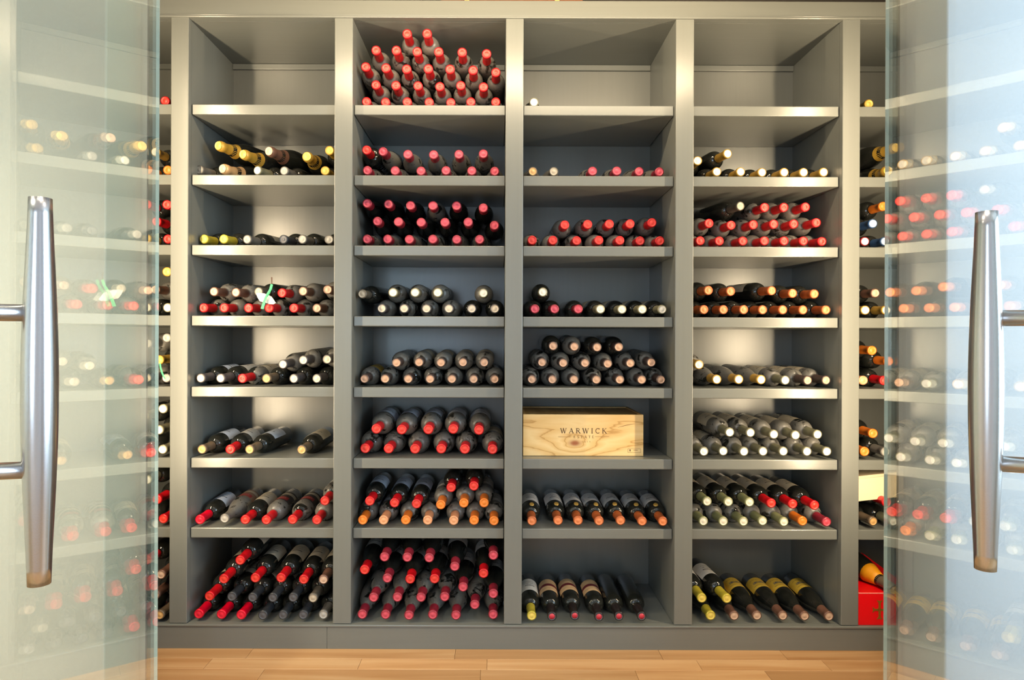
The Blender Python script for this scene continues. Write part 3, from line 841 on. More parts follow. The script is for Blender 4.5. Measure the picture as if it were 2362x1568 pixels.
    (3, -11, 189, -16, 0, 'rose', 'bu', 'c', 'w', ''),
    (4, -459, 268, -9, 0, 'red', 'bu', 'c', 'w', ''),
    (4, -390, 313, -9, 0, 'rose', 'bu', 'c', 'w', ''),
    (4, -310, 314, -15, 0, 'rose', 'bu', 'c', 'w', ''),
    (4, -234, 312, -14, 0, 'rose', 'bu', 'c', 'w', ''),
    (4, -145, 282, -13, 0, 'rose', 'bu', 'c', 'w', ''),
    (4, -45, 258, -12, 0, 'red', 'bu', 'c', 'w', ''),
    (5, -11, 323, -18, 0, 'rose', 'bu', 'c', 'w', ''),
  ],
  (3, 1): [
    (1, 128, 1918, 47, 0, 'cream', 'bd', 'c', 'n', ''),
  ],
  (3, 2): [
    (1, 125, 1673, 55, 0, 'oldgold', 'bu', 'd', 'n', ''),
    (1, 200, 1673, 55, 0, 'greytan', 'bu', 'd', 'n', ''),
    (1, 338, 1673, 48, 0, 'rose', 'bu', 'd', 'n', ''),
    (1, 424, 1673, 45, 0, 'rose', 'bu', 'd', 'n', ''),
    (1, 505, 1673, 51, 0, 'rose', 'bu', 'd', 'n', ''),
    (1, 578, 1673, 54, 0, 'rose', 'bu', 'd', 'n', ''),
  ],
  (3, 3): [
    (1, 123, 1426, 47, 0, 'red', 'bd', 'd', 'n', ''),
    (1, 197, 1426, 49, 0, 'red', 'bd', 'd', 'n', ''),
    (1, 283, 1426, 55, 0, 'red', 'bd', 'd', 'n', ''),
    (1, 361, 1426, 45, 0, 'red', 'bd', 'd', 'n', ''),
    (1, 436, 1426, 47, 0, 'red', 'bd', 'd', 'n', ''),
    (1, 510, 1426, 55, 0, 'red', 'bd', 'd', 'n', ''),
    (1, 580, 1426, 52, 0, 'red', 'bd', 'd', 'n', ''),
    (2, 240, 1482, 54, 0, 'red', 'bd', 'd', 'n', ''),
    (2, 322, 1484, 52, 0, 'red', 'bd', 'd', 'n', ''),
    (2, 399, 1485, 51, 0, 'red', 'bd', 'd', 'n', ''),
    (2, 473, 1486, 51, 0, 'red', 'bd', 'd', 'n', ''),
    (2, 551, 1490, 48, 0, 'red', 'bd', 'd', 'n', ''),
  ],
  (3, 4): [
    (1, 133, 1180, 30, -2, 'rose', 'bd', 'c', 'n', ''),
    (1, 203, 1180, 33, -2, 'rose', 'bd', 'c', 'n', ''),
    (1, 287, 1180, 32, -2, 'rose', 'bd', 'c', 'n', ''),
    (1, 365, 1180, 30, -2, 'cream', 'bd', 'c', 'c', ''),
    (1, 443, 1180, 39, -2, 'cream', 'bd', 'c', 'c', ''),
    (1, 514, 1180, 34, -2, 'cream', 'bd', 'c', 'c', ''),
    (1, 584, 1180, 31, -2, 'cream', 'bd', 'c', 'c', ''),
    (2, 161, 1240, 36, 0, 'cream', 'bd', 'c', 'n', ''),
  ],
  (3, 5): [
    (1, 123, 931, 26, 0, 'cork', 'bd', 'd', 'n', ''),
    (1, 195, 931, 23, 0, 'cork', 'bd', 'd', 'n', ''),
    (1, 272, 931, 28, 0, 'cork', 'bd', 'd', 'n', ''),
    (1, 350, 931, 20, 0, 'cork', 'bd', 'd', 'n', ''),
    (1, 433, 931, 23, 0, 'cork', 'bd', 'd', 'n', ''),
    (1, 510, 931, 22, 0, 'cork', 'bd', 'd', 'n', ''),
    (1, 580, 931, 30, 0, 'cork', 'bd', 'd', 'n', ''),
    (2, 159, 991, 29, 0, 'cork', 'bd', 'd', 'n', ''),
    (2, 233, 989, 25, 0, 'cork', 'bd', 'd', 'n', ''),
    (2, 311, 989, 28, 0, 'cork', 'bd', 'd', 'n', ''),
    (2, 391, 987, 27, 0, 'cork', 'bd', 'd', 'n', ''),
    (2, 471, 989, 28, 0, 'cork', 'bd', 'd', 'n', ''),
    (2, 545, 992, 27, 0, 'cork', 'bd', 'd', 'n', ''),
    (3, 197, 1049, 20, 0, 'cork', 'bd', 'c', 'n', ''),
    (3, 272, 1047, 21, 0, 'cork', 'bd', 'd', 'n', ''),
    (3, 352, 1045, 20, 0, 'cork', 'bd', 'c', 'n', ''),
    (3, 430, 1046, 29, 0, 'cork', 'bd', 'c', 'n', ''),
  ],
  (3, 7): [
    (1, 123, 439, -4, 0, 'copper', 'bd', 'c', 'g', ''),
    (1, 215, 439, 2, 0, 'copper', 'bd', 'c', 'g', ''),
    (1, 285, 439, 3, 0, 'copper', 'bd', 'c', 'g', ''),
    (1, 358, 439, -1, 0, 'copper', 'bd', 'c', 'g', ''),
    (1, 434, 439, 4, 0, 'copper', 'bd', 'c', 'g', ''),
    (1, 508, 439, -3, 0, 'copper', 'bd', 'c', 'g', ''),
    (1, 580, 439, -5, 0, 'copper', 'bd', 'c', 'g', ''),
  ],
  (3, 8): [
    (1, 123, 112, -14, 0, 'yellow', 'bd', 'c', 'w', ''),
    (1, 193, 112, -18, 0, 'blackred', 'bd', 'c', 'b', ''),
    (1, 273, 112, -11, 0, 'blackred', 'bd', 'c', 'b', ''),
    (1, 356, 112, -19, 0, 'blackred', 'bd', 'c', 'b', ''),
    (1, 426, 112, -15, 0, 'blackred', 'bd', 'c', 'n', ''),
    (1, 505, 112, -14, 0, 'blackred', 'bd', 'c', 'n', ''),
  ],
  (4, 2): [
    (1, 781, 1672, 46, -3, 'creamgold', 'bd', 'c', 'n', ''),
    (1, 866, 1672, 46, -3, 'creamgold', 'bd', 'c', 'n', ''),
    (1, 945, 1672, 53, -3, 'creamgold', 'bd', 'c', 'n', ''),
    (1, 1024, 1672, 52, -3, 'creamgold', 'bd', 'c', 'n', ''),
    (1, 1093, 1672, 51, -3, 'creamgold', 'bd', 'c', 'n', ''),
    (1, 1163, 1672, 48, -3, 'creamgold', 'bd', 'c', 'n', ''),
    (2, 713, 1712, 49, 0, 'creamgold', 'bd', 'c', 'n', ''),
    (2, 821, 1738, 51, -8, 'creamgold', 'bd', 'c', 'n', ''),
  ],
  (4, 3): [
    (1, 723, 1426, 48, -2, 'red', 'bd', 'd', 'n', ''),
    (1, 793, 1426, 52, -2, 'red', 'bd', 'd', 'n', ''),
    (1, 877, 1426, 51, -2, 'red', 'bd', 'd', 'n', ''),
    (1, 952, 1426, 46, -2, 'red', 'bd', 'd', 'n', ''),
    (1, 1022, 1426, 46, -2, 'red', 'bd', 'd', 'n', ''),
    (1, 1091, 1426, 46, -2, 'red', 'bd', 'd', 'n', ''),
    (1, 1161, 1426, 54, -2, 'red', 'bd', 'd', 'n', ''),
    (2, 755, 1489, 50, -2, 'red', 'bd', 'd', 'n', ''),
    (2, 835, 1483, 53, -2, 'red', 'bd', 'd', 'n', ''),
    (2, 914, 1485, 51, -2, 'red', 'bd', 'd', 'n', ''),
    (2, 987, 1487, 51, -2, 'red', 'bd', 'd', 'n', ''),
    (2, 1059, 1488, 52, -2, 'red', 'bd', 'd', 'n', ''),
    (2, 1137, 1492, 46, -2, 'red', 'bd', 'd', 'n', ''),
    (3, 869, 1552, 55, -10, 'greytan', 'bd', 'c', 'n', ''),
    (3, 953, 1546, 48, -3, 'red', 'bd', 'd', 'n', ''),
    (3, 1025, 1548, 55, -3, 'red', 'bd', 'd', 'n', ''),
    (3, 1099, 1548, 49, -3, 'red', 'bd', 'd', 'n', ''),
  ],
  (4, 4): [
    (1, 734, 1180, 37, -4, 'copper', 'bd', 'c', 'n', ''),
    (1, 803, 1180, 36, -4, 'copper', 'bd', 'c', 'n', ''),
    (1, 873, 1180, 31, -4, 'copper', 'bd', 'c', 'n', ''),
    (1, 943, 1180, 38, -4, 'copper', 'bd', 'c', 'n', ''),
    (1, 1012, 1180, 32, -4, 'copper', 'bd', 'c', 'n', ''),
    (1, 1085, 1180, 35, -4, 'copper', 'bd', 'c', 'n', ''),
    (1, 1165, 1180, 32, -4, 'copper', 'bd', 'c', 'n', ''),
    (2, 748, 1248, 32, -4, 'copper', 'bd', 'c', 'n', ''),
    (2, 827, 1245, 32, -4, 'copper', 'bd', 'c', 'n', ''),
    (2, 974, 1248, 35, -9, 'copper', 'bd', 'c', 'c', ''),
    (2, 1049, 1239, 37, -4, 'copper', 'bd', 'c', 'n', ''),
    (2, 1125, 1237, 35, -4, 'copper', 'bd', 'c', 'n', ''),
  ],
  (4, 5): [
    (1, 776, 933, 24, -4, 'creamgold', 'bu', 'd', 'n', ''),
    (1, 855, 933, 28, -4, 'creamgold', 'bu', 'd', 'n', ''),
    (1, 931, 933, 20, -4, 'creamgold', 'bu', 'd', 'n', ''),
    (1, 1017, 931, 22, -4, 'white', 'bd', 'd', 'c', ''),
    (1, 1095, 931, 20, -4, 'cork', 'bd', 'd', 'c', ''),
    (1, 1165, 931, 30, -4, 'cork', 'bd', 'd', 'c', ''),
    (2, 713, 985, 24, 0, 'creamgold', 'bd', 'd', 'n', ''),
  ],
  (4, 6): [
    (1, 723, 683, -2, -2, 'white', 'bd', 'd', 'c', ''),
    (1, 793, 683, 5, -2, 'white', 'bd', 'd', 'c', ''),
    (1, 863, 683, -2, -2, 'white', 'bd', 'd', 'c', ''),
    (1, 932, 683, 4, -2, 'white', 'bd', 'd', 'c', ''),
    (1, 1004, 683, 6, -2, 'white', 'bd', 'd', 'c', ''),
    (1, 1086, 683, 4, -2, 'white', 'bd', 'd', 'c', ''),
    (1, 1156, 683, 5, -2, 'white', 'bd', 'd', 'c', ''),
    (2, 813, 750, -2, -2, 'white', 'bd', 'd', 'c', ''),
    (2, 888, 748, 5, -2, 'white', 'bd', 'd', 'c', ''),
    (2, 968, 743, 0, -2, 'white', 'bd', 'd', 'c', ''),
    (2, 1045, 740, 3, -2, 'white', 'bd', 'd', 'c', ''),
    (2, 1121, 743, 1, -2, 'white', 'bd', 'd', 'c', ''),
  ],
  (4, 7): [
    (1, 723, 439, 0, -2, 'creamgreen', 'bd', 'd', 'c', ''),
    (1, 792, 439, -2, -2, 'creamgreen', 'bd', 'd', 'c', ''),
    (1, 862, 439, -3, -2, 'creamgreen', 'bd', 'd', 'c', ''),
    (1, 932, 439, 5, -2, 'creamgreen', 'bd', 'd', 'c', ''),
    (1, 1002, 439, -5, -2, 'creamgreen', 'bd', 'd', 'c', ''),
    (1, 1072, 439, 5, -2, 'orange', 'bd', 'd', 'c', ''),
    (1, 1151, 439, -5, -2, 'rose', 'bd', 'd', 'c', ''),
    (2, 737, 507, 4, -2, 'creamgreen', 'bd', 'c', 'c', ''),
    (2, 810, 507, 0, -2, 'creamgreen', 'bd', 'c', 'c', ''),
    (2, 885, 505, 3, -2, 'creamgreen', 'bd', 'c', 'c', ''),
    (2, 961, 502, 2, -2, 'red', 'bd', 'c', 'c', ''),
    (2, 1037, 499, 4, -2, 'red', 'bd', 'c', 'c', ''),
    (2, 1111, 496, -1, -2, 'red', 'bd', 'c', 'c', ''),
  ],
  (4, 8): [
    (1, 746, 114, -11, 0, 'yellow', 'bu', 'c', 'w', ''),
    (1, 827, 114, -12, 0, 'tan', 'bu', 'c', 'y', ''),
    (1, 907, 114, -10, 0, 'tan', 'bu', 'c', 'y', ''),
    (1, 997, 114, -10, 0, 'tan', 'bu', 'c', 'y', ''),
    (1, 1072, 114, -12, 0, 'tan', 'bu', 'c', 'y', ''),
    (1, 1156, 114, -13, 0, 'tan', 'bu', 'c', 'y', ''),
    (2, 713, 177, -17, 0, 'yellow', 'bd', 'c', 'w', ''),
    (2, 801, 175, -15, -5, 'yellow', 'bd', 'c', 'w', ''),
  ],
  (5, 1): [
    (1, 1326, 1918, 52, 0, 'gold', 'bd', 'c', 'n', ''),
  ],
  (5, 2): [
    (1, 1393, 1679, 50, 6, 'gold', 'ch', 'c', 'n', ''),
    (2, 1423, 1763, 55, -4, 'gold', 'ch', 'c', 'y', ''),
  ],
  (5, 3): [
    (1, 1312, 1426, 50, 0, 'redwhite', 'bd', 'c', 'n', ''),
    (1, 1382, 1426, 47, 0, 'bluewhite', 'bd', 'c', 'n', ''),
    (2, 1341, 1490, 51, 0, 'bluewhite', 'bd', 'c', 'n', ''),
    (3, 1375, 1551, 46, 0, 'orange', 'bd', 'c', 'n', ''),
  ],
  (5, 4): [
    (1, 1308, 1180, 39, 0, 'creamgold', 'bd', 'c', 'c', ''),
    (1, 1378, 1180, 32, 0, 'creamgold', 'bd', 'c', 'c', ''),
    (2, 1344, 1241, 40, 0, 'tan', 'bd', 'c', 'y', ''),
  ],
  (5, 5): [
    (1, 1296, 931, 29, 0, 'peach', 'bd', 'c', 'n', ''),
    (1, 1366, 931, 22, 0, 'red', 'bd', 'c', 'n', ''),
    (2, 1325, 1037, 25, 0, 'orange', 'bd', 'c', 'n', ''),
    (2, 1383, 999, 24, 0, 'orange', 'bd', 'c', 'n', ''),
  ],
  (5, 6): [
    (1, 1289, 683, 6, 0, 'orange', 'bd', 'c', 'w', ''),
    (1, 1358, 683, 0, 0, 'grey', 'bd', 'c', 'n', ''),
    (2, 1316, 747, 2, 0, 'orange', 'bd', 'c', 'c', ''),
  ],
  (5, 7): [
    (1, 1319, 439, 5, -6, 'oldgold', 'bd', 'c', 'n', ''),
    (1, 1389, 439, 4, -6, 'white', 'bd', 'c', 'n', ''),
    (2, 1361, 508, -4, 0, 'red', 'bd', 'c', 'w', ''),
  ],
}
TILT = R(1.8)
KIND_WORD = {'bd': 'bottle', 'bs': 'bottle', 'bu': 'burgundy bottle', 'mg': 'broad bottle', 'ch': 'champagne bottle'}
for (c, r), rows in BOTTLES.items():
    counts = {}
    for q in rows: counts[q[0]] = counts.get(q[0], 0) + 1
    seen = {}
    group = 'bottles on %s shelf of %s column' % (ROWN[r], COLN[c])
    for (layer, x, z, rec, yaw, cap, kind, fin, lab, extra) in rows:
        k = seen.get(layer, 0); seen[layer] = k + 1
        place = ('%s from left in %s layer' % (ORD[k], LAYN[layer])) if counts[layer] > 1 else 'alone in %s layer' % LAYN[layer]
        word = CAPS[cap][2]
        txt = '%s capped %s, %s, %s shelf, %s column' % (word, KIND_WORD[kind], place, ROWN[r], COLN[c])
        a = R(yaw + random.uniform(-0.7, 0.7)); t = TILT
        d = Vector((-math.sin(a) * math.cos(t), -math.cos(a) * math.cos(t), -math.sin(t)))
        tw = R(random.uniform(-16, 16)) if r not in (7, 8) else R(random.uniform(-8, 8))
        place_bottle(Vector((x / 1000, YF + 0.022 + rec / 1000, z / 1000)), d, kind, cap, 'w' if extra == 'wrap' else fin, lab, txt, group, tw)

# champagne bottle lying over the red gift box
champ = place_bottle(Vector((1.372, 2.245, 0.212)), Vector((0.19, -0.96, -0.17)), 'ch', 'oldgold', 'c', 'n',
                     'black champagne bottle with amber collar lying across the red gift box', 'gift bottles at the right edge')
collar = mobj('neck_collar', lathe('neck_collar', [(.0352, .192), (.0362, .193), (.0310, .211), (.0256, .229), (.0222, .242), (.0210, .243)], 24), simple('amber_paper', hx('e89a10'), 0.5), champ)

# ---------------------------------------------------------------- crates and boxes
def pxz(u, v, yy):
    return Vector(((u - 1147.0) / FPX * yy, yy, CAMZ + (785.0 - v) / FPX * yy))
def crate_wood_mat():
    m, nt, b = new_mat('pine_crate_front')
    tc = N(nt, 'ShaderNodeTexCoord')
    kn = (0.187 - 0.215, 0.0, 0.0)
    sub = N(nt, 'ShaderNodeVectorMath', operation='SUBTRACT'); sub.inputs[1].default_value = (-0.030, 0, 0.046)
    nt.links.new(tc.outputs['Object'], sub.inputs[0])
    mp = N(nt, 'ShaderNodeMapping'); mp.inputs['Scale'].default_value = (0.62, 0.0, 1.15)
    nt.links.new(sub.outputs[0], mp.inputs['Vector'])
    ln = N(nt, 'ShaderNodeVectorMath', operation='LENGTH'); nt.links.new(mp.outputs[0], ln.inputs[0])
    # grain: height bent around the knot
    sx = N(nt, 'ShaderNodeSeparateXYZ'); nt.links.new(sub.outputs[0], sx.inputs[0])
    g = N(nt, 'ShaderNodeMath', operation='MULTIPLY'); g.inputs[1].default_value = -22.0; nt.links.new(ln.outputs['Value'], g.inputs[0])
    ex = N(nt, 'ShaderNodeMath', operation='EXPONENT'); nt.links.new(g.outputs[0], ex.inputs[0])
    no = N(nt, 'ShaderNodeTexNoise'); no.inputs['Scale'].default_value = 1.0; no.inputs['Detail'].default_value = 3
    mp2 = N(nt, 'ShaderNodeMapping'); mp2.inputs['Scale'].default_value = (5, 5, 30); nt.links.new(tc.outputs['Object'], mp2.inputs['Vector']); nt.links.new(mp2.outputs[0], no.inputs['Vector'])
    z1 = N(nt, 'ShaderNodeMath', operation='MULTIPLY'); z1.inputs[1].default_value = 14.0; nt.links.new(sx.outputs['Z'], z1.inputs[0])
    s1 = N(nt, 'ShaderNodeMath', operation='MULTIPLY_ADD'); s1.inputs[1].default_value = 3.6; nt.links.new(ex.outputs[0], s1.inputs[0]); nt.links.new(z1.outputs[0], s1.inputs[2])
    s2 = N(nt, 'ShaderNodeMath', operation='MULTIPLY_ADD'); s2.inputs[1].default_value = 1.6; nt.links.new(no.outputs['Fac'], s2.inputs[0]); nt.links.new(s1.outputs[0], s2.inputs[2])
    fr = N(nt, 'ShaderNodeMath', operation='FRACT'); nt.links.new(s2.outputs[0], fr.inputs[0])
    r = ramp(nt, fr.outputs[0], [(0.0, hx('d8b070')), (0.55, hx('e4c48a')), (0.86, hx('dab274')), (0.96, hx('b88c4c')), (1.0, hx('d8b070'))])
    k = ramp(nt, ln.outputs['Value'], [(0.0065, (1, 1, 1, 1)), (0.010, (0.55, 0.55, 0.55, 1)), (0.019, (0, 0, 0, 1))])
    mx = N(nt, 'ShaderNodeMixRGB'); mx.inputs[2].default_value = hx('9a5a34')
    nt.links.new(k.outputs[0], mx.inputs[0]); nt.links.new(r.outputs[0], mx.inputs[1])
    nt.links.new(mx.outputs[0], b.inputs['Base Color'])
    b.inputs['Roughness'].default_value = 0.55
    return m
pine = crate_wood_mat()
pine_side = wood('pine_crate_board', hx('c89a58'), hx('dcb474'), hx('e8c88c'), 'Y', 1.0, 0.55, 0.04)
ink = simple('branded_ink', hx('4a2c14'), 0.7)
ink_faint = simple('branded_ink_faint', hx('8a6030'), 0.7)
ink_amber = simple('branded_ink_amber', hx('7a4c1c'), 0.7)
CY, CX0, CX1, CZ0, CZ1, CD = 2.330, 0.0935, 0.525, 0.6552, 0.8035, 0.285
cc = (CX0 + CX1) / 2
crate = empty('wooden_crate', (cc, CY, CZ0)); tag(crate, 'pale pine wine crate with branded lettering and a knot on its front', 'crate')
hw = (CX1 - CX0) / 2; ch = CZ1 - CZ0
mobj('front_board', box_mesh('front_board', -hw, hw, 0, 0.010, 0, ch, 0.001, 1), pine, crate)
mobj('back_board', box_mesh('back_board', -hw, hw, CD - 0.01, CD, 0, ch, 0.001, 1), pine_side, crate)
for s in (-1, 1):
    mobj('side_board', box_mesh('side_board', min(s * hw, s * (hw - .009)), max(s * hw, s * (hw - .009)), 0.0102, CD - 0.0102, 0, ch, 0.001, 1), pine_side, crate)
mobj('bottom_board', box_mesh('bottom_board', -hw + .0092, hw - .0092, 0.0102, CD - 0.0102, 0.0, 0.008, 0, 1), pine_side, crate)
mobj('lid_board', box_mesh('lid_board', -hw + .0092, hw - .0092, 0.0102, CD - 0.0102, ch - 0.012, ch - 0.004, 0.001, 1), pine_side, crate)
# stroke letters: (points, width) in a cell 1 high; heavy and hairline strokes with small serifs
def arc(cx, cy, rx, ry, a0, a1, n=10):
    return [(cx + rx * math.cos(R(a0 + (a1 - a0) * i / n)), cy + ry * math.sin(R(a0 + (a1 - a0) * i / n))) for i in range(n + 1)]
HV, HL = 0.15, 0.07
GLYPH = {
 'W': (1.25, [([(0.06, 1), (0.36, 0)], HV), ([(0.36, 0), (0.62, 1)], HL), ([(0.56, 1), (0.86, 0)], HV), ([(0.86, 0), (1.14, 1)], HL), ([(-0.06, .98), (0.2, .98)], HL), ([(0.48, .98), (0.72, .98)], HL), ([(1.02, .98), (1.24, .98)], HL)]),
 'A': (0.95, [([(0.10, 0), (0.46, 1)], HL), ([(0.46, 1), (0.84, 0)], HV), ([(0.24, .34), (0.70, .34)], HL), ([(-0.02, .02), (0.24, .02)], HL), ([(0.68, .02), (0.98, .02)], HL)]),
 'R': (0.90, [([(0.16, 0), (0.16, 1)], HV), ([(0.16, .97)] + arc(.42, .74, .27, .23, 90, -90) + [(0.16, .51)], HL + .03), ([(0.40, .5), (0.84, 0)], HV), ([(0.02, .02), (0.32, .02)], HL), ([(0.02, .98), (0.3, .98)], HL), ([(0.74, .02), (0.94, .02)], HL)]),
 'I': (0.40, [([(0.2, 0), (0.2, 1)], HV), ([(0.04, .02), (0.36, .02)], HL), ([(0.04, .98), (0.36, .98)], HL)]),
 'C': (0.92, [(arc(.52, .5, .42, .48, 48, 312, 16), HV * .8), ([(0.80, .76), (0.82, 1.0)], HL)]),
 'K': (0.95, [([(0.16, 0), (0.16, 1)], HV), ([(0.2, .45), (0.76, 1)], HL), ([(0.36, .58), (0.84, 0)], HV), ([(0.02, .02), (0.32, .02)], HL), ([(0.02, .98), (0.32, .98)], HL), ([(0.62, .98), (0.9, .98)], HL), ([(0.7, .02), (0.98, .02)], HL)]),
 'E': (0.75, [([(0.16, 0), (0.16, 1)], HV), ([(0.04, .97), (0.66, .97)], HL), ([(0.16, .52), (0.54, .52)], HL), ([(0.04, .03), (0.68, .03)], HL), ([(0.66, .97), (0.66, .80)], HL), ([(0.68, .03), (0.68, .2)], HL)]),
 'S': (0.70, [(arc(.35, .74, .24, .23, 30, 270, 10) + arc(.35, .26, .26, .25, 90, -150, 10), HV * .8)]),
 'T': (0.80, [([(0.4, 0), (0.4, 1)], HV), ([(0.04, .97), (0.76, .97)], HL), ([(0.05, .97), (0.05, .78)], HL), ([(0.75, .97), (0.75, .78)], HL), ([(0.26, .02), (0.54, .02)], HL)]),
 'G': (0.92, [(arc(.50, .5, .42, .48, 48, 330, 16), HV * .8), ([(0.84, .0), (0.84, .42)], HV), ([(0.62, .42), (0.94, .42)], HL)]),
 'Y': (0.90, [([(0.08, 1), (0.44, .45)], HV), ([(0.44, .45), (0.80, 1)], HL), ([(0.44, .45), (0.44, 0)], HV), ([(0.3, .02), (0.6, .02)], HL)]),
}
def lettering(name, text, x0, x1, zb, hgt, mat, parent, y=-0.0003, wmul=1.0):
    total = sum(GLYPH[c][0] for c in text)
    gap = ((x1 - x0) / hgt - total) / (len(text) - 1)
    verts = []; faces = []
    pen = x0
    for c in text:
        wd, strokes = GLYPH[c]
        for pts, w in strokes:
            hwid = w * wmul / 2
            for i in range(len(pts) - 1):
                a, b = Vector(pts[i]), Vector(pts[i + 1])
                dv = b - a
                if dv.length < 1e-6: continue
                nrm = Vector((-dv.y, dv.x)).normalized() * hwid
                e = dv.normalized() * (hwid * 0.25)
                q = len(verts)
                for pt in (a - e + nrm, a - e - nrm, b + e - nrm, b + e + nrm):
                    verts.append((pen + pt.x * hgt, y - 0.00004 * (len(faces) % 5), zb + pt.y * hgt))
                faces.append((q, q + 1, q + 2, q + 3))
        pen += (wd + gap) * hgt
    me = bpy.data.meshes.new(name); me.from_pydata(verts, [], faces)
    return mobj(name, me, mat, parent)
def bar(name, x0, x1, z0, z1, mat, parent, y=-0.0003):
    me = bpy.data.meshes.new(name); me.from_pydata([(x0, y, z0), (x1, y, z0), (x1, y, z1), (x0, y, z1)], [], [(0, 1, 2, 3)])
    return mobj(name, me, mat, parent)
def cx(u): return (u - 1147.0) / FPX * CY - cc
def cz(v): return CAMZ + (785.0 - v) / FPX * CY - CZ0
lettering('printed_lettering', 'WARWICK', cx(1293.5), cx(1400.5), cz(998.5), 0.0180, ink, crate)
lettering('printed_lettering', 'ESTATE', cx(1324), cx(1371), cz(1009.5), 0.0088, ink_amber, crate, wmul=1.1)
lettering('printed_lettering', 'GACY', cx(1343), cx(1363), cz(1019.5), 0.0052, ink_faint, crate)
bar('printed_rule', cx(1288), cx(1317), cz(1007.2), cz(1006.5), ink_faint, crate)
bar('printed_rule', cx(1373), cx(1406), cz(1006.4), cz(1005.8), ink_faint, crate)
for a in ((1449, 1479, 1034.0, 1033.4), (1449, 1479, 1042.6, 1042.0), (1449, 1449.6, 1042.6, 1033.4), (1478.4, 1479, 1042.6, 1033.4)):
    bar('printed_frame', cx(a[0]), cx(a[1]), cz(a[2]), cz(a[3]), ink_faint, crate)
bar('printed_mark', cx(1453), cx(1455.4), cz(1039.6), cz(1035.2), ink, crate)
bar('printed_mark', cx(1462), cx(1472), cz(1037.4), cz(1036.4), ink_amber, crate)
# fine split in the front board
me = bpy.data.meshes.new('wood_split')
sp = [(1425, 985.0), (1437, 981.6), (1448, 978.8), (1466, 976.0)]
vv = []
for i, (u, v) in enumerate(sp):
    w = (0.0002, 0.0008, 0.0010, 0.0002)[i]
    vv += [(cx(u), -0.0003, cz(v) - w), (cx(u), -0.0003, cz(v) + w)]
me.from_pydata(vv, [], [(0, 2, 3, 1), (2, 4, 5, 3), (4, 6, 7, 5)])
mobj('wood_split', me, ink_amber, crate)

# crate standing on top of the rack
top = empty('wooden_crate', (0.047, YF + 0.16, BEAM_TOP)); tag(top, 'reddish wooden crate standing on top of the rack', 'crate')
for zz in (0.002, 0.060, 0.118):
    mobj('slat', box_mesh('slat', -0.245, 0.245, -0.158, -0.148, zz, zz + 0.05, 0.001, 1), crate_dark, top)
    mobj('slat', box_mesh('slat', -0.245, 0.245, 0.138, 0.148, zz, zz + 0.05, 0.001, 1), crate_dark, top)
for s in (-1, 1):
    mobj('batten', box_mesh('batten', s * 0.156 - 0.008, s * 0.156 + 0.008, -0.165, -0.1582, 0.0, 0.17, 0.001, 1), batten_wood, top)
    mobj('end_board', box_mesh('end_board', s * 0.235 - 0.005, s * 0.235 + 0.005, -0.1478, 0.1378, 0.002, 0.168, 0.001, 1), crate_dark, top)

# cream carton wedged on the bottles in the right edge column
kraft = simple('cream_carton', hx('ecd4b0'), 0.7)
carton = empty('carton', (1.365, 2.30, 0.556)); tag(carton, 'cream carton lying tilted over bottles in the right edge column', 'box')
carton.rotation_euler = (0, R(-6.5), 0)
mobj('tray', box_mesh('tray', -0.096, 0.096, 0.0, 0.27, -0.043, 0.036, 0.0015), kraft, carton)
mobj('lid', box_mesh('lid', -0.097, 0.097, -0.001, 0.271, 0.0362, 0.046, 0.0015), kraft, carton)

# red gift box with a gilt cross
redm = simple('red_box_paper', hx('e8000e'), 0.45)
pink = simple('red_box_edge', hx('f08478'), 0.5)
gilt = simple('gilt_print', hx('9a6420'), 0.4, metal=0.3)
gift = empty('gift_box', (1.3215, 2.256, BASE_Z)); tag(gift, 'red gift box with a gilt cross at the right edge', 'box')
gw, gh = 0.0655, 0.112
mobj('body', box_mesh('body', -gw, gw, 0.0, 0.30, 0.0005, gh - 0.003, 0.001), redm, gift)
mobj('rim', box_mesh('rim', -gw, gw, -0.0005, 0.004, gh - 0.0028, gh, 0.0006, 1), pink, gift)
mobj('top_flap', box_mesh('top_flap', -gw, gw, 0.0045, 0.30, gh - 0.0028, gh, 0.0006, 1), redm, gift)
flap = mobj('open_lid', box_mesh('open_lid', -0.10, 0.10, 0, 0.02, -0.012, 0.012, 0.001, 1), redm, gift)
flap.location = (0.1375, 0.195, 0.1150); flap.rotation_euler = (0, R(36), 0)
def emblem(a0):
    # one arm of the cross, flaring to a curled end
    return [(0.0042, 0.0042), (0.0034, 0.018), (0.0046, 0.026), (0.0098, 0.031), (0.0088, 0.0335), (0.003, 0.0315), (-0.003, 0.0315), (-0.0088, 0.0335), (-0.0098, 0.031), (-0.0046, 0.026), (-0.0034, 0.018), (-0.0042, 0.0042)]
for q, sc in ((0, 1.0), (90, 0.74), (180, 1.0), (270, 0.74)):
    ca, sa = math.cos(R(q)), math.sin(R(q))
    pts = [(x, z * sc) for x, z in emblem(0)]
    me = poly_prism('cross_arm', pts, -0.0009, -0.0002, lambda a, b, t, ca=ca, sa=sa: (0.008 + a * ca - b * sa, t, 0.054 + a * sa + b * ca))
    mobj('cross_arm', me, gilt, gift)
me = poly_prism('cross_centre', [(-0.0042, -0.0042), (0.0042, -0.0042), (0.0042, 0.0042), (-0.0042, 0.0042)], -0.0009, -0.0002, lambda a, b, t: (0.008 + a, t, 0.054 + b))
mobj('cross_centre', me, gilt, gift)

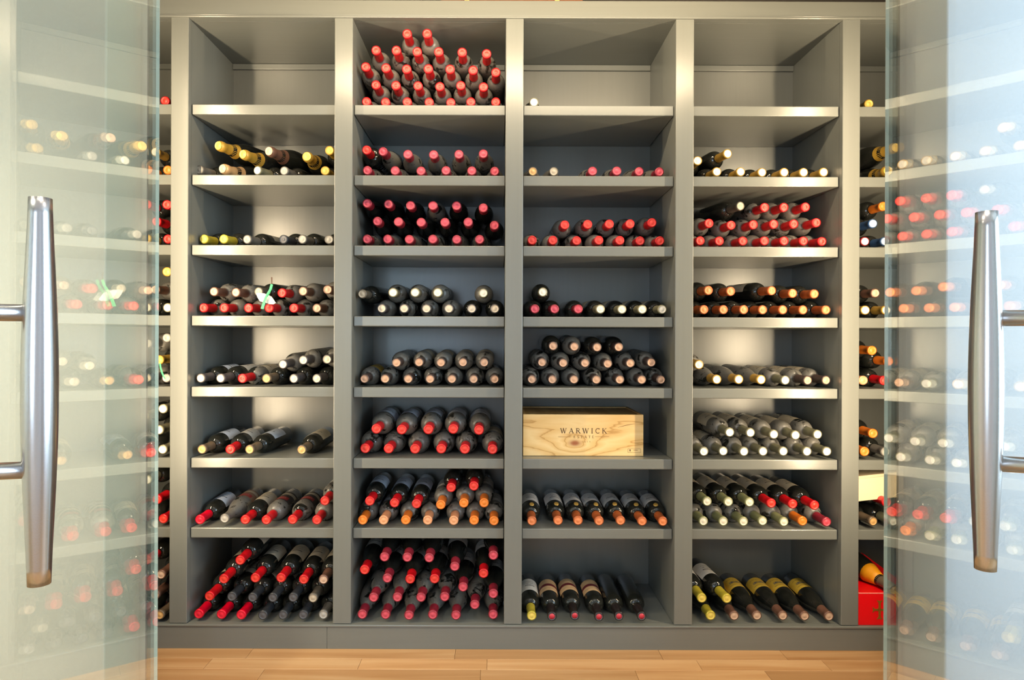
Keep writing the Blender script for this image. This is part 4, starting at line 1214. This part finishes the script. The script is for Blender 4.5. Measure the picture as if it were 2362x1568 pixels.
# paper tag on a green ribbon, fourth shelf of the first column
green = simple('green_ribbon', hx('46c878'), 0.5)
twig = simple('dark_stalk', hx('4a3020'), 0.7)
paper = simple('tag_paper', hx('f4ece0'), 0.6)
tg = empty('bottle_tag', pxz(617, 690, 2.292)); tag(tg, 'white paper tag with green ribbon on a bottle in the first column', 'tag')
def sheet(name, outline, y0, bulge, mat, parent, th=0.0006):
    org = parent.location
    n = len(outline)
    ctr = (sum(p[0] for p in outline) / n, sum(p[1] for p in outline) / n)
    vs = []; fs = []
    for side in (0, 1):
        for (u, v) in outline:
            p = pxz(560 + u / 14.26, 630 + v / 14.26, y0 + side * th) - org; vs.append(tuple(p))
        p = pxz(560 + ctr[0] / 14.26, 630 + ctr[1] / 14.26, y0 - bulge + side * th) - org; vs.append(tuple(p))
    m = n + 1
    for i in range(n):
        j = (i + 1) % n
        fs += [(i, j, n), (m + j, m + i, m + n), (i, m + i, m + j, j)]
    me = bpy.data.meshes.new(name); me.from_pydata(vs, [], fs)
    bm = bmesh.new(); bm.from_mesh(me); bmesh.ops.recalc_face_normals(bm, faces=bm.faces); bm.to_mesh(me); bm.free()
    return mobj(name, me, mat, parent)
sheet('paper', [(430, 690), (560, 675), (700, 690), (940, 790), (1010, 890), (1080, 1000), (1000, 1050), (860, 1040), (720, 990), (560, 950), (480, 830)], 2.296, 0.004, paper, tg)
sheet('ribbon', [(910, 380), (985, 400), (960, 520), (880, 700), (790, 830), (740, 980), (680, 1210), (580, 1190), (660, 960), (720, 800), (810, 640), (900, 500)], 2.284, 0.003, green, tg, 0.0008)
sheet('stalk', [(925, 150), (970, 160), (965, 385), (935, 385)], 2.286, 0.001, twig, tg, 0.0012)
rb = empty('ribbon', pxz(373, 840, 2.275)); tag(rb, 'green ribbon hanging from a gold capped bottle in the left edge column', 'ribbon')
vs = []; fs = []
path = [(369, 840), (371, 852), (374, 862), (378, 871), (381, 876)]
for i, (u, v) in enumerate(path):
    for s, yy in ((-1, 2.268), (1, 2.268), (1, 2.2692), (-1, 2.2692)):
        p = pxz(u + s * 2.0, v, yy) - rb.location; vs.append(tuple(p))
for i in range(len(path) - 1):
    for k in range(4):
        a, b = 4 * i + k, 4 * i + (k + 1) % 4
        fs.append((a, b, b + 4, a + 4))
fs += [(3, 2, 1, 0), tuple(4 * (len(path) - 1) + k for k in range(4))]
me = bpy.data.meshes.new('ribbon_strip'); me.from_pydata(vs, [], fs)
mobj('ribbon_strip', me, green, rb)
